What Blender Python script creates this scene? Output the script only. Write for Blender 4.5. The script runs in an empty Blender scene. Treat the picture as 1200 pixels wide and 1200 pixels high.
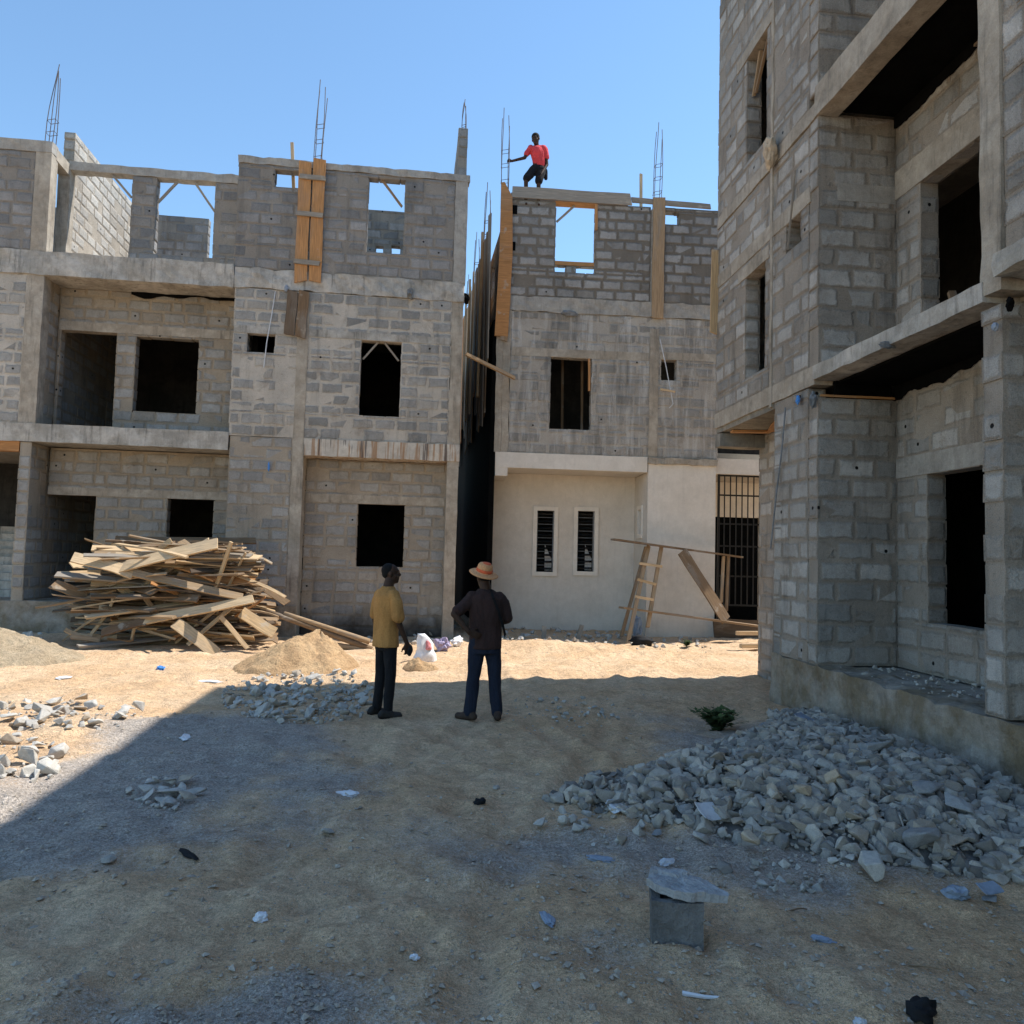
import bpy, bmesh, math, random
import numpy as np
from mathutils import Vector, Matrix, noise as mnoise
rnd = random.Random(11)
SC = bpy.context.scene
COL = SC.collection
PI = math.pi

# ------------------------------------------------------------------ camera
H = 1.8
def cam_rot():
    f = 900.; v1 = (508., 650.); roll = .026
    y = np.array([(v1[0]-600)/f, -(v1[1]-600)/f, -1.]); y /= np.linalg.norm(y)
    a = v1[0]-600; b = v1[1]-600
    u = -(f*f+b*b-b*roll*a)/(a+b*roll); v = b+roll*(u-a)
    x = np.array([u/f, -v/f, -1.]); x /= np.linalg.norm(x)
    if x[0] < 0: x = -x
    return np.array([x, y, np.cross(x, y)])
R = cam_rot()
CO = np.array([0., 0., H])
def ray(px, py): return R @ np.array([(px-600)/900., -(py-600)/900., -1.])
def at(px, py, **k):                        # where a sight line meets a world plane
    d = ray(px, py); ax = 'XYZ'.index(list(k)[0]); t = (list(k.values())[0]-CO[ax])/d[ax]
    return CO+t*d
def proj(p):
    c = R.T @ (np.array(p, float)-CO); return 600+900*c[0]/-c[2], 600-900*c[1]/-c[2]
class Frame:                                # a building's own upright frame: u along the front, v inwards
    def __init__(s, px, py, Y, deg):
        p = at(px, py, Y=Y); s.o = np.array([p[0], p[1], 0.]); s.a = math.radians(deg)
        s.u = np.array([math.cos(s.a), math.sin(s.a), 0]); s.v = np.array([-math.sin(s.a), math.cos(s.a), 0])
    def pix(s, px, py, v=0.):
        d = ray(px, py); t = (v-np.dot(CO-s.o, s.v))/np.dot(d, s.v); p = CO+t*d
        return float(np.dot(p-s.o, s.u)), float(p[2])
    def U(s, px, py, v=0.): return s.pix(px, py, v)[0]
    def Z(s, px, py, v=0.): return s.pix(px, py, v)[1]
    def world(s, u, v, z): return s.o+u*s.u+v*s.v+np.array([0, 0, z])

cam = bpy.data.cameras.new('camera'); cam.sensor_width = 36; cam.lens = 27; cam.clip_end = 6000; cam.clip_start = .05
co = bpy.data.objects.new('camera', cam); COL.objects.link(co)
co.matrix_world = Matrix.Translation((0, 0, H)) @ Matrix([list(r) for r in R]).to_4x4()
SC.camera = co

# ------------------------------------------------------------------ light
SUNV = Vector((.602, .15, 1.)).normalized()       # towards the sun
el = math.asin(SUNV.z); az = math.atan2(SUNV.x, SUNV.y)
w = bpy.data.worlds.new('World'); SC.world = w; w.use_nodes = True
nt = w.node_tree
sky = nt.nodes.new('ShaderNodeTexSky'); sky.sky_type = 'NISHITA'; sky.sun_disc = False
sky.sun_elevation = el; sky.sun_rotation = az; sky.air_density = 1.0; sky.dust_density = .0; sky.ozone_density = 1.7
tint = nt.nodes.new('ShaderNodeMix'); tint.data_type = 'RGBA'; tint.blend_type = 'MULTIPLY'; tint.inputs[0].default_value = 1; tint.inputs[7].default_value = (.90, 1.03, 1.03, 1)
nt.links.new(sky.outputs[0], tint.inputs[6]); nt.links.new(tint.outputs[2], nt.nodes['Background'].inputs[0]); nt.nodes['Background'].inputs[1].default_value = .15
sl = bpy.data.lights.new('sun', 'SUN'); sl.energy = 4.3; sl.angle = math.radians(.53); sl.color = (1, .965, .90)
so = bpy.data.objects.new('sun', sl); COL.objects.link(so); so.rotation_euler = SUNV.to_track_quat('Z', 'Y').to_euler()
so.location = (20, 10, 40)
SC.view_settings.view_transform = 'Standard'; SC.view_settings.look = 'None'; SC.view_settings.exposure = 0.68; SC.view_settings.gamma = 1

# ------------------------------------------------------------------ materials
class NT:
    def __init__(s, name):
        s.m = bpy.data.materials.new(name); s.m.use_nodes = True; s.t = s.m.node_tree; s.b = s.t.nodes['Principled BSDF']
        s.b.inputs['Roughness'].default_value = .92; s.b.inputs['Specular IOR Level'].default_value = .25
        g = s.t.nodes.new('ShaderNodeNewGeometry'); s.pos = g.outputs['Position']; s.geo = g
    def n(s, typ, **k):
        nd = s.t.nodes.new(typ)
        for a, v in k.items(): setattr(nd, a, v)
        return nd
    def link(s, a, b): s.t.links.new(a, b)
    def put(s, sock, v):
        if hasattr(v, 'node'): s.link(v, sock)
        else: sock.default_value = v
    def math(s, op, a, b=0., c=0., clamp=False):
        nd = s.n('ShaderNodeMath', operation=op, use_clamp=clamp)
        for i, v in enumerate((a, b, c)): s.put(nd.inputs[i], v)
        return nd.outputs[0]
    def noise(s, scale, detail=4., rough=.6, vec=None, stretch=None, dist=0.):
        vec = vec or s.pos
        if stretch:
            mp = s.n('ShaderNodeMapping'); s.link(vec, mp.inputs[0]); mp.inputs['Scale'].default_value = stretch; vec = mp.outputs[0]
        nd = s.n('ShaderNodeTexNoise'); s.link(vec, nd.inputs['Vector'])
        nd.inputs['Scale'].default_value = scale; nd.inputs['Detail'].default_value = detail; nd.inputs['Roughness'].default_value = rough
        nd.inputs['Distortion'].default_value = dist
        return nd.outputs['Fac']
    def step(s, v, a, b):
        nd = s.n('ShaderNodeMapRange', interpolation_type='SMOOTHSTEP')
        s.put(nd.inputs['Value'], v); s.put(nd.inputs['From Min'], a); s.put(nd.inputs['From Max'], b)
        return nd.outputs[0]
    def rng(s, v, a, b, c, d):
        nd = s.n('ShaderNodeMapRange'); s.put(nd.inputs['Value'], v)
        for k, x in zip(('From Min', 'From Max', 'To Min', 'To Max'), (a, b, c, d)): nd.inputs[k].default_value = x
        return nd.outputs[0]
    def mix(s, f, a, b, blend='MIX'):
        nd = s.n('ShaderNodeMix', data_type='RGBA', blend_type=blend)
        s.put(nd.inputs[0], f)
        for i, v in ((6, a), (7, b)): s.put(nd.inputs[i], v if hasattr(v, 'node') else (*v, 1) if len(v) == 3 else v)
        return nd.outputs[2]
    def mul(s, col, f):                     # colour times a scalar field
        nd = s.n('ShaderNodeVectorMath', operation='SCALE'); s.link(col, nd.inputs[0]); s.put(nd.inputs['Scale'], f)
        return nd.outputs[0]
    def rgb(s, c):
        nd = s.n('ShaderNodeRGB'); nd.outputs[0].default_value = (*c, 1); return nd.outputs[0]
    def done(s, col, height=None, dist=.01, strength=1.):
        s.link(col, s.b.inputs['Base Color'])
        if height is not None:
            bp = s.n('ShaderNodeBump'); bp.inputs['Distance'].default_value = dist; bp.inputs['Strength'].default_value = strength
            s.link(height, bp.inputs['Height']); s.link(bp.outputs[0], s.b.inputs['Normal'])
        return s.m

def block_mat(name, ca, cb, cm, margin=.008, ragged=.045, smear=.5, wash=0., washc=(.4, .38, .35), stain=.5, dirt=None):
    t = NT(name)
    at_ = t.n('ShaderNodeAttribute', attribute_name='blk'); sp = t.n('ShaderNodeSeparateColor'); t.link(at_.outputs['Color'], sp.inputs[0])
    uv = t.n('ShaderNodeUVMap', uv_map='UVMap'); su = t.n('ShaderNodeSeparateXYZ'); t.link(uv.outputs[0], su.inputs[0])
    x, y = su.outputs[0], su.outputs[1]; W, Hh = sp.outputs[1], sp.outputs[2]
    e = t.math('MINIMUM', t.math('MINIMUM', x, t.math('SUBTRACT', W, x)), t.math('MINIMUM', y, t.math('SUBTRACT', Hh, y)))
    n1 = t.noise(6, 6, .75, dist=.4); n2 = t.noise(1.7, 3, .6); n3 = t.noise(90, 3, .7); n4 = t.noise(.6, 4, .6)
    e2 = t.math('ADD', e, t.math('MULTIPLY', t.math('SUBTRACT', n1, .47), t.math('MULTIPLY', t.rng(t.noise(1.3, 3, .6), .3, .7, .7, 2.4), ragged)))
    m = t.step(e2, margin-.006, margin+.032)
    m = t.math('MULTIPLY', m, at_.outputs['Alpha'])
    if smear: m = t.math('MULTIPLY', m, t.math('SUBTRACT', 1., t.math('MULTIPLY', t.step(t.noise(3.1, 5, .7), .58, .68), smear)))
    bc = t.mix(sp.outputs[0], ca, cb)
    bc = t.mix(t.math('MULTIPLY', t.math('GREATER_THAN', t.math('FRACT', t.math('MULTIPLY', sp.outputs[0], 7.13)), .84), .55), bc, cm)
    bc = t.mul(bc, t.rng(t.math('FRACT', t.math('MULTIPLY', sp.outputs[0], 3.7)), 0, 1, .88, 1.12))
    bc = t.mul(bc, t.rng(n1, .3, .7, .82, 1.16))
    mc = t.mul(t.rgb(cm), t.rng(n2, .3, .7, .85, 1.12))
    c = t.mix(m, mc, bc)
    if wash:
        ws = t.noise(2.2, 4, .65, stretch=(3.2, 3.2, .35))
        c = t.mix(t.math('MULTIPLY', t.step(ws, .48, .66), wash), c, washc)
    st = t.noise(1.2, 6, .68, stretch=(2.6, 2.6, .28))
    c = t.mix(t.math('MULTIPLY', t.step(st, .50, .68), stain), c, t.mul(c, .42))
    bl_ = t.noise(1.5, 6, .7, dist=.6); c = t.mix(t.math('MULTIPLY', t.step(bl_, .54, .66), stain*.8), c, t.mix(.5, t.mul(c, .6), (.22, .165, .115)))
    pl_ = t.noise(.9, 5, .65, dist=.4); c = t.mix(t.math('MULTIPLY', t.step(pl_, .56, .70), .4), c, t.mul(t.rgb(cm), 1.1))
    hr = t.math('FRACT', t.math('MULTIPLY', sp.outputs[0], 17.3)); hx_ = t.math('SUBTRACT', x, t.math('MULTIPLY', W, .5)); hy_ = t.math('SUBTRACT', y, t.math('MULTIPLY', Hh, .55))
    hd = t.math('ADD', t.math('SQRT', t.math('ADD', t.math('MULTIPLY', hx_, hx_), t.math('MULTIPLY', hy_, hy_))), t.math('MULTIPLY', n1, .012))
    hole = t.math('MULTIPLY', t.math('MULTIPLY', t.math('GREATER_THAN', hr, .945), at_.outputs['Alpha']), t.math('SUBTRACT', 1., t.step(hd, .024, .03))); c = t.mix(hole, c, (.012, .011, .010))  # small holes drawn as near-black spots, their inner shade in the colour
    c = t.mul(c, t.rng(n3, .3, .7, .76, 1.2)); c = t.mul(c, t.rng(n4, .3, .7, .84, 1.12)); c = t.mul(c, t.math('SUBTRACT', 1., t.math('MULTIPLY', t.step(t.noise(26, 3, .7), .6, .7), .3)))
    if dirt:                                 # rising damp and splashes near the ground
        z = t.n('ShaderNodeSeparateXYZ'); t.link(t.pos, z.inputs[0])
        d = t.math('ADD', z.outputs[2], t.math('MULTIPLY', t.noise(1.5, 4, .6), dirt[1]))
        c = t.mix(t.math('SUBTRACT', 1., t.step(d, dirt[1]*.5, dirt[1]*.5+dirt[0])), c, dirt[2])
    m = t.math('SUBTRACT', m, hole); h = t.math('ADD', t.math('MULTIPLY', m, .55), t.math('ADD', t.math('MULTIPLY', n3, .3), t.math('MULTIPLY', n1, .7)))
    return t.done(c, h, .032, 1.)

def conc_mat(name, a, b, streak=.35, bump=.012, extra=None, fine=70, rough=.92, q=1.):
    t = NT(name)
    n1 = t.noise(1.6, 5, .65); n2 = t.noise(fine, 3, .7); n3 = t.noise(7, 5, .65); ns = t.noise(3.2, 5, .7, stretch=(3, 3, .3))
    c = t.mix(t.step(n1, .36, .64), a, b)
    c = t.mul(c, t.math('SUBTRACT', 1.05, t.math('MULTIPLY', t.step(ns, .5, .72), streak)))
    c = t.mul(c, t.rng(n2, .3, .7, 1-.14*q, 1+.12*q)); c = t.mul(c, t.rng(n3, .3, .7, 1-.2*q, 1+.14*q))
    if q == 1.:
        bl_ = t.noise(2.1, 6, .7, dist=.6); c = t.mix(t.math('MULTIPLY', t.step(bl_, .54, .68), .5), c, t.mul(c, .55))
    if extra:                                # rust-coloured runs
        e = t.noise(5., 3, .6, stretch=(2.6, 2.6, .12)); c = t.mix(t.math('MULTIPLY', t.step(e, .47, .60), .8), c, extra)
        e = t.noise(4.1, 3, .6, stretch=(2.6, 2.6, .1)); c = t.mix(t.math('MULTIPLY', t.step(e, .58, .64), .75), c, (.06, .05, .05))
    t.b.inputs['Roughness'].default_value = rough
    return t.done(c, t.math('ADD', t.math('MULTIPLY', n2, .25), t.math('ADD', n3, t.math('MULTIPLY', n1, .8))), bump, .8)

def wood_mat(name, a, b, grey=.3):
    t = NT(name)
    tc = t.n('ShaderNodeTexCoord'); oi = t.n('ShaderNodeObjectInfo')
    off = t.n('ShaderNodeVectorMath', operation='ADD'); t.link(tc.outputs['Object'], off.inputs[0])
    sc = t.n('ShaderNodeVectorMath', operation='SCALE'); t.link(oi.outputs['Random'], sc.inputs['Scale']); sc.inputs[0].default_value = (37, 11, 23)
    t.link(sc.outputs[0], off.inputs[1]); v = off.outputs[0]
    g = t.noise(6, 5, .6, vec=v, stretch=(.5, 9, 9), dist=.6); g2 = t.noise(2.0, 4, .6, vec=v, stretch=(.6, 2, 2)); g3 = t.noise(40, 2, .6, vec=v, stretch=(.08, 1, 1))
    c = t.mix(oi.outputs['Random'], a, b)
    c = t.mul(c, t.rng(g, .3, .7, .72, 1.2)); c = t.mul(c, t.rng(g3, .3, .7, .85, 1.1))
    c = t.mix(t.math('MULTIPLY', t.step(g2, .5, .66), grey), c, (.25, .22, .185))
    c = t.mix(t.math('MULTIPLY', t.step(t.noise(3.3, 3, .6, vec=v), .62, .7), .5), c, (.42, .37, .3))
    t.b.inputs['Roughness'].default_value = .8
    return t.done(c, t.math('ADD', g, g3), .004, .6)

def plain_mat(name, c, rough=.8, var=.12, scale=12, spec=.25, metal=0., bump=0.):
    t = NT(name); n = t.noise(scale, 4, .6)
    t.b.inputs['Roughness'].default_value = rough; t.b.inputs['Specular IOR Level'].default_value = spec; t.b.inputs['Metallic'].default_value = metal
    return t.done(t.mul(t.rgb(c), t.rng(n, .3, .7, 1-var, 1+var)), n if bump else None, bump or .01, .7)

M = {}
M['blkA2'] = block_mat('fresh_grey_block', (.20, .195, .19), (.31, .295, .28), (.27, .24, .205), .008, .04, .35, stain=.4)
M['blkA1'] = block_mat('pale_mortared_block', (.27, .26, .24), (.345, .33, .305), (.49, .44, .375), .014, .065, .4, stain=.5)
M['blkA0'] = block_mat('pale_ground_floor_block', (.30, .285, .265), (.38, .36, .33), (.38, .32, .25), .010, .05, .5, stain=.35, dirt=(.6, 1.0, (.07, .06, .05)))
M['blkArec'] = block_mat('dusty_recess_block', (.29, .275, .25), (.36, .34, .31), (.34, .28, .21), .010, .05, .6, stain=.4)
M['blkFin'] = block_mat('painted_sun_party_wall', (.42, .39, .35), (.47, .44, .39), (.38, .33, .27), .010, .03, .3, stain=.2)  # sunlit brightness of the party wall put into a paler block colour
M['blkB2'] = block_mat('mottled_grey_block', (.255, .245, .23), (.345, .33, .31), (.19, .165, .135), .016, .055, .45, stain=.25)
M['blkB1'] = block_mat('slurry_washed_block', (.26, .245, .22), (.35, .33, .30), (.40, .36, .31), .012, .06, .7, wash=.9, washc=(.50, .47, .43), stain=.65)
M['blkC'] = block_mat('weathered_block', (.29, .275, .25), (.48, .45, .41), (.33, .285, .235), .010, .05, .5, stain=.55)
M['blkCr'] = block_mat('painted_shade_return', (.27, .265, .26), (.36, .35, .335), (.29, .265, .235), .006, .032, .35, stain=.35)  # shade of the return walls put into a darker block colour
M['conc'] = conc_mat('cast_concrete', (.31, .285, .245), (.46, .43, .385), .5, .022)
M['concgrey'] = conc_mat('grey_mortar', (.30, .275, .24), (.37, .345, .305), .3, .018)
M['conctan'] = conc_mat('tan_concrete', (.30, .255, .20), (.40, .35, .285), .4, .018)
M['concrust'] = conc_mat('rust_stained_concrete', (.44, .39, .33), (.52, .47, .40), .2, extra=(.30, .16, .07))
M['concdark'] = conc_mat('dark_concrete', (.17, .155, .13), (.26, .235, .195), .45, .016)  # plain darker concrete tone
M['roomshade'] = conc_mat('painted_room_shade', (.022, .021, .02), (.04, .037, .033), .4)  # near-black colour stands in for the shade inside the rooms
M['plinth'] = conc_mat('stained_render', (.20, .155, .10), (.34, .30, .25), .15, .03)
M['plaster'] = conc_mat('fresh_cement_plaster', (.585, .53, .46), (.64, .585, .515), .07, .004, fine=30, q=.3)
M['plasterframe'] = conc_mat('smooth_window_surround', (.70, .64, .56), (.74, .68, .60), .05, .003, q=.3)
M['slabdirt'] = conc_mat('dusty_slab', (.30, .265, .22), (.37, .33, .28), .1, .02)
M['wood'] = wood_mat('weathered_plank', (.15, .09, .048), (.40, .27, .155), .5)
M['woodpale'] = wood_mat('pale_plank', (.46, .31, .165), (.64, .47, .29), .25)
M['woodorange'] = wood_mat('orange_formwork_board', (.40, .185, .065), (.48, .245, .10), .2)
M['wooddark'] = wood_mat('dark_old_board', (.075, .055, .04), (.16, .11, .07), .3)
M['woodgrey'] = wood_mat('grey_cement_board', (.25, .215, .175), (.31, .27, .22), .6)
M['black'] = plain_mat('black_sheet_and_shade', (.005, .005, .005), .95, .3, 5, .03, bump=.03)  # real sheets and bags, also black put in for shade
M['steel'] = plain_mat('rusty_rebar', (.13, .105, .095), .6, .25, 30, metal=.3)
M['iron'] = plain_mat('black_painted_iron', (.02, .019, .018), .5, .2)
M['glass'] = plain_mat('dark_glass', (.016, .018, .02), .12, .05, spec=.6)
M['white'] = plain_mat('white_plastic', (.72, .72, .73), .45, .08, 20)
M['paper'] = plain_mat('grey_white_paper', (.55, .56, .58), .8, .1, 20)
M['pink'] = plain_mat('printed_plastic_pink', (.62, .22, .22), .5, .2, 20)
M['purple'] = plain_mat('printed_plastic_violet', (.36, .30, .42), .5, .25, 14)
M['blue'] = plain_mat('blue_plastic', (.06, .22, .55), .45, .2, 20)
M['bluegrey'] = plain_mat('dusty_blue_plastic', (.24, .28, .345), .55, .25, 14)
M['greyplastic'] = plain_mat('grey_plastic', (.17, .18, .19), .6, .3, 14)
M['blackcloth'] = plain_mat('black_cloth', (.014, .014, .016), .85, .3, 10)
M['stone'] = None
def stone_mat(name, a, b, tan=.12):
    t = NT(name); oi = t.n('ShaderNodeObjectInfo'); r = oi.outputs['Random']
    isl = t.geo.outputs['Random Per Island']; rr = t.math('FRACT', t.math('ADD', t.math('MULTIPLY', r, 7.3), isl))
    n1 = t.noise(22, 4, .6); n2 = t.noise(140, 2, .7)
    c = t.mix(rr, a, b); c = t.mix(t.math('GREATER_THAN', t.math('FRACT', t.math('MULTIPLY', rr, 13.7)), 1-tan), c, (.36, .30, .235))
    c = t.mul(c, t.rng(n1, .3, .7, .82, 1.15)); c = t.mul(c, t.rng(n2, .3, .7, .85, 1.14))
    return t.done(c, t.math('ADD', n1, t.math('MULTIPLY', n2, .4)), .006, .7)
M['stone'] = stone_mat('broken_concrete', (.18, .165, .148), (.45, .405, .345), .2)
M['stonegrey'] = stone_mat('broken_grey_concrete', (.24, .235, .23), (.33, .32, .305), 0.)
M['stonelight'] = stone_mat('dusty_pale_rubble', (.36, .335, .30), (.50, .465, .41), .10)
M['stonetan'] = stone_mat('tan_broken_block', (.42, .33, .235), (.48, .385, .28), 0.)
M['pebble'] = stone_mat('grit', (.36, .30, .24), (.50, .43, .345), .35)

def skin_mat():
    return plain_mat('dark_brown_skin', (.048, .026, .017), .6, .15, 15, .2)
M['skin'] = skin_mat()
def cloth(name, c, fold=.9):
    t = NT(name); n = t.noise(9, 4, .55, stretch=(1, 1, .35), dist=.6); n2 = t.noise(60, 3, .6)
    t.b.inputs['Roughness'].default_value = .95
    return t.done(t.mul(t.mul(t.rgb(c), t.rng(n2, .3, .7, .86, 1.12)), t.rng(t.noise(5, 4, .6), .3, .7, .82, 1.12)), n, .035, fold)

# ------------------------------------------------------------------ mesh helpers
class MB:
    def __init__(s): s.v = []; s.f = []; s.uv = []; s.c = []; s.has = False
    def poly(s, pts, uv=None, col=None):
        b = len(s.v); s.v += [tuple(p) for p in pts]; s.f.append(tuple(range(b, b+len(pts))))
        if uv is None: uv = [(0, 0)]*len(pts)
        else: s.has = True
        s.uv += uv; s.c += [col or (0, 0, 0, 0)]*len(pts)
    def add(s, vs, fs):
        b = len(s.v); s.v += [tuple(p) for p in vs]
        for f in fs: s.f.append(tuple(b+i for i in f)); s.uv += [(0, 0)]*len(f); s.c += [(0, 0, 0, 0)]*len(f)
    def box(s, x0, x1, y0, y1, z0, z1, j=0., rg=rnd):
        q = lambda: rg.uniform(-j, j) if j else 0.
        vs = [(x+q(), y+q(), z+q()) for x in (x0, x1) for y in (y0, y1) for z in (z0, z1)]
        s.add(vs, [(0, 1, 3, 2), (4, 6, 7, 5), (0, 4, 5, 1), (2, 3, 7, 6), (0, 2, 6, 4), (1, 5, 7, 3)])
    def bar(s, p, q, w, t, up=(0, 0, 1)):       # rectangular bar from p to q
        p = Vector(p); q = Vector(q); d = (q-p).normalized(); up = Vector(up)
        a = d.cross(up)
        if a.length < 1e-3: a = d.cross(Vector((0, 1, 0)))
        a.normalize(); b = a.cross(d).normalized()
        vs = [e+a*sx*w/2+b*sy*t/2 for e in (p, q) for sx in (-1, 1) for sy in (-1, 1)]
        s.add(vs, [(0, 1, 3, 2), (4, 6, 7, 5), (0, 4, 5, 1), (2, 3, 7, 6), (0, 2, 6, 4), (1, 5, 7, 3)])
    def tube(s, pts, r, n=6, r1=None):
        pts = [Vector(p) for p in pts]; vs = []; fs = []; N = len(pts)
        for i, p in enumerate(pts):
            d = (pts[min(i+1, N-1)]-pts[max(i-1, 0)]).normalized(); a = d.cross(Vector((.31, .2, .93))); 
            if a.length < .05: a = d.cross(Vector((1, 0, 0)))
            a.normalize(); b = d.cross(a); rr = r if r1 is None else r+(r1-r)*i/(N-1)
            vs += [p+a*rr*math.cos(2*PI*k/n)+b*rr*math.sin(2*PI*k/n) for k in range(n)]
        for i in range(N-1):
            for k in range(n): fs.append((i*n+k, i*n+(k+1) % n, (i+1)*n+(k+1) % n, (i+1)*n+k))
        fs.append(tuple(range(n))[::-1]); fs.append(tuple((N-1)*n+k for k in range(n)))
        s.add(vs, fs)
    def rough(s, x0, x1, y0, y1, z0, z1, seg=.18, amp=.012, freq=3.):   # a cast box with wavering faces and edges
        ns = [max(1, min(60, int(round((b-a)/seg)))) for a, b in ((x0, x1), (y0, y1), (z0, z1))]
        idx = {}; vs = []; fs = []; lo = (x0, y0, z0); hi = (x1, y1, z1)
        def vid(i, j, k):
            if (i, j, k) not in idx:
                p = Vector([lo[a]+(hi[a]-lo[a])*t/ns[a] for a, t in enumerate((i, j, k))])
                p += mnoise.noise_vector(p*freq)*amp+mnoise.noise_vector(p*freq*4)*amp*.45
                idx[i, j, k] = len(vs); vs.append(p)
            return idx[i, j, k]
        for a, b, c in ((0, 1, 2), (1, 2, 0), (2, 0, 1)):
            for side in (0, ns[c]):
                for i in range(ns[a]):
                    for j in range(ns[b]):
                        q = []
                        for di, dj in ((0, 0), (1, 0), (1, 1), (0, 1)):
                            t = [0, 0, 0]; t[a] = i+di; t[b] = j+dj; t[c] = side; q.append(vid(*t))
                        fs.append(tuple(q if side else q[::-1]))
        s.add(vs, fs)
    def build(s, name, mat, parent=None, loc=None, smooth=False):
        me = bpy.data.meshes.new(name); me.from_pydata(s.v, [], s.f)
        if s.has:
            ul = me.uv_layers.new(name='UVMap'); ul.data.foreach_set('uv', np.array(s.uv, 'f').ravel())
            ca = me.attributes.new('blk', 'FLOAT_COLOR', 'CORNER'); ca.data.foreach_set('color', np.array(s.c, 'f').ravel())
        if smooth: me.polygons.foreach_set('use_smooth', [True]*len(me.polygons))
        me.materials.append(M[mat] if isinstance(mat, str) else mat); me.update()
        o = bpy.data.objects.new(name, me); COL.objects.link(o)
        if parent: o.parent = parent
        if loc is not None: o.location = loc
        return o

def tag(o, label=None, cat=None, group=None, kind=None):
    for k, v in (('label', label), ('category', cat), ('group', group), ('kind', kind)):
        if v: o[k] = v
    return o
def empty(name, loc=(0, 0, 0), rz=0., label=None, cat=None, group=None):
    o = bpy.data.objects.new(name, None); COL.objects.link(o); o.location = loc; o.rotation_euler = (0, 0, rz); o.empty_display_size = .2
    return tag(o, label, cat, group)

def blockwall(name, parent, mat, axis, fix, a0, a1, z0, z1, holes=(), thick=.23, ch=.25, bl=.475, seed=0, topz=None):
    """one wall of laid blocks: a mortar core with every block standing a few millimetres proud of it"""
    rg = random.Random(seed*7+int(abs(a0)*100)+int(z0*31)); mb = MB()
    P = (lambda a, d, z: (a, fix+d, z)) if axis == 'u' else (lambda a, d, z: (fix+d, a, z))
    flip = axis != 'u'
    def quad(p, uv=None, col=None):
        if flip: p = p[::-1]; uv = uv[::-1] if uv else None
        mb.poly([P(*q) for q in p], uv or [(0, 0)]*4, col)
    g = .012
    As = sorted({a0+g, a1-g, *[h[0]-g for h in holes], *[h[1]+g for h in holes]}); As = [a for a in As if a0+g-1e-6 <= a <= a1-g+1e-6]
    Zs = sorted({z0+.002, z1-g, *[h[2]-g for h in holes], *[h[3]+g for h in holes]}); Zs = [z for z in Zs if z0-1e-6 <= z <= z1-g+1e-6]
    def solid(i, k):
        if not (0 <= i < len(As)-1 and 0 <= k < len(Zs)-1): return False
        ca = (As[i]+As[i+1])/2; cz = (Zs[k]+Zs[k+1])/2
        return not any(h[0]-g < ca < h[1]+g and h[2]-g < cz < h[3]+g for h in holes)
    d0, d1 = .0045, thick-.0045
    for i in range(len(As)-1):
        for k in range(len(Zs)-1):
            if not solid(i, k): continue
            A0, A1, Z0, Z1 = As[i], As[i+1], Zs[k], Zs[k+1]
            quad([(A0, d0, Z0), (A1, d0, Z0), (A1, d0, Z1), (A0, d0, Z1)]); quad([(A1, d1, Z0), (A0, d1, Z0), (A0, d1, Z1), (A1, d1, Z1)])
            if not solid(i-1, k): quad([(A0, d1, Z0), (A0, d0, Z0), (A0, d0, Z1), (A0, d1, Z1)])
            if not solid(i+1, k): quad([(A1, d0, Z0), (A1, d1, Z0), (A1, d1, Z1), (A1, d0, Z1)])
            if not solid(i, k-1): quad([(A0, d1, Z0), (A1, d1, Z0), (A1, d0, Z0), (A0, d0, Z0)])
            if not solid(i, k+1): quad([(A0, d0, Z1), (A1, d0, Z1), (A1, d1, Z1), (A0, d1, Z1)])
    def block(A0, A1, Z0, Z1):
        w = A1-A0; h = Z1-Z0
        if w < .035 or h < .03: return
        j = lambda s=.006: rg.uniform(-s, s)
        f = rg.uniform(-.004, .006); b = thick-rg.uniform(-.003, .006); r = rg.random()
        ld = [(A0+j(), f+j(.003), Z0+j()), (A1+j(), f+j(.003), Z0+j()), (A1+j(), f+j(.003), Z1+j()), (A0+j(), f+j(.003), Z1+j())]
        bd = [(p[0], b, p[2]) for p in ld]; col = (r, w, h, 1); ce = (r, thick, h, 1); ct = (r, w, thick, 1)
        quad(ld, [(0, 0), (w, 0), (w, h), (0, h)], col)
        quad([bd[1], bd[0], bd[3], bd[2]], [(w, 0), (0, 0), (0, h), (w, h)], col)
        quad([bd[0], ld[0], ld[3], bd[3]], [(thick, 0), (0, 0), (0, h), (thick, h)], ce)
        quad([ld[1], bd[1], bd[2], ld[2]], [(0, 0), (thick, 0), (thick, h), (0, h)], ce)
        quad([ld[3], ld[2], bd[2], bd[3]], [(0, 0), (w, 0), (w, thick), (0, thick)], ct)
        quad([bd[0], bd[1], ld[1], ld[0]], [(0, 0), (w, 0), (w, thick), (0, thick)], ct)
    row = 0; z = z0
    while z < z1-.03:
        zt = min(z+ch, z1)-.012; zb = z+.012
        x = a0-(bl*.5 if row % 2 else 0)+rg.uniform(-.05, .05)
        if x > a0: x -= bl
        cuts = sorted({zb, zt, *[q for h in holes for q in (h[2], h[3]) if zb+.02 < q < zt-.02]})
        cells = []
        while x < a1:
            L = bl*rg.choice((1, 1, 1, 1, 1, .5 if rg.random() < .35 else 1))*rg.uniform(.97, 1.03); cells.append((max(x, a0)+(.012 if x > a0 else 0), min(x+L, a1)-(.012 if x+L < a1 else 0))); x += L
        for q0, q1 in zip(cuts, cuts[1:]):
            zc = (q0+q1)/2
            hs = [h for h in holes if h[2] < zc < h[3]]
            for c0, c1 in cells:
                segs = [(c0, c1)]
                for h in hs:
                    segs = [t for s0, s1 in segs for t in ((s0, min(s1, h[0])), (max(s0, h[1]), s1)) if t[1]-t[0] > .03]
                for s0, s1 in segs: block(s0, s1, q0, q1)
        z += ch; row += 1
    return mb.build(name, mat, parent)

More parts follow.
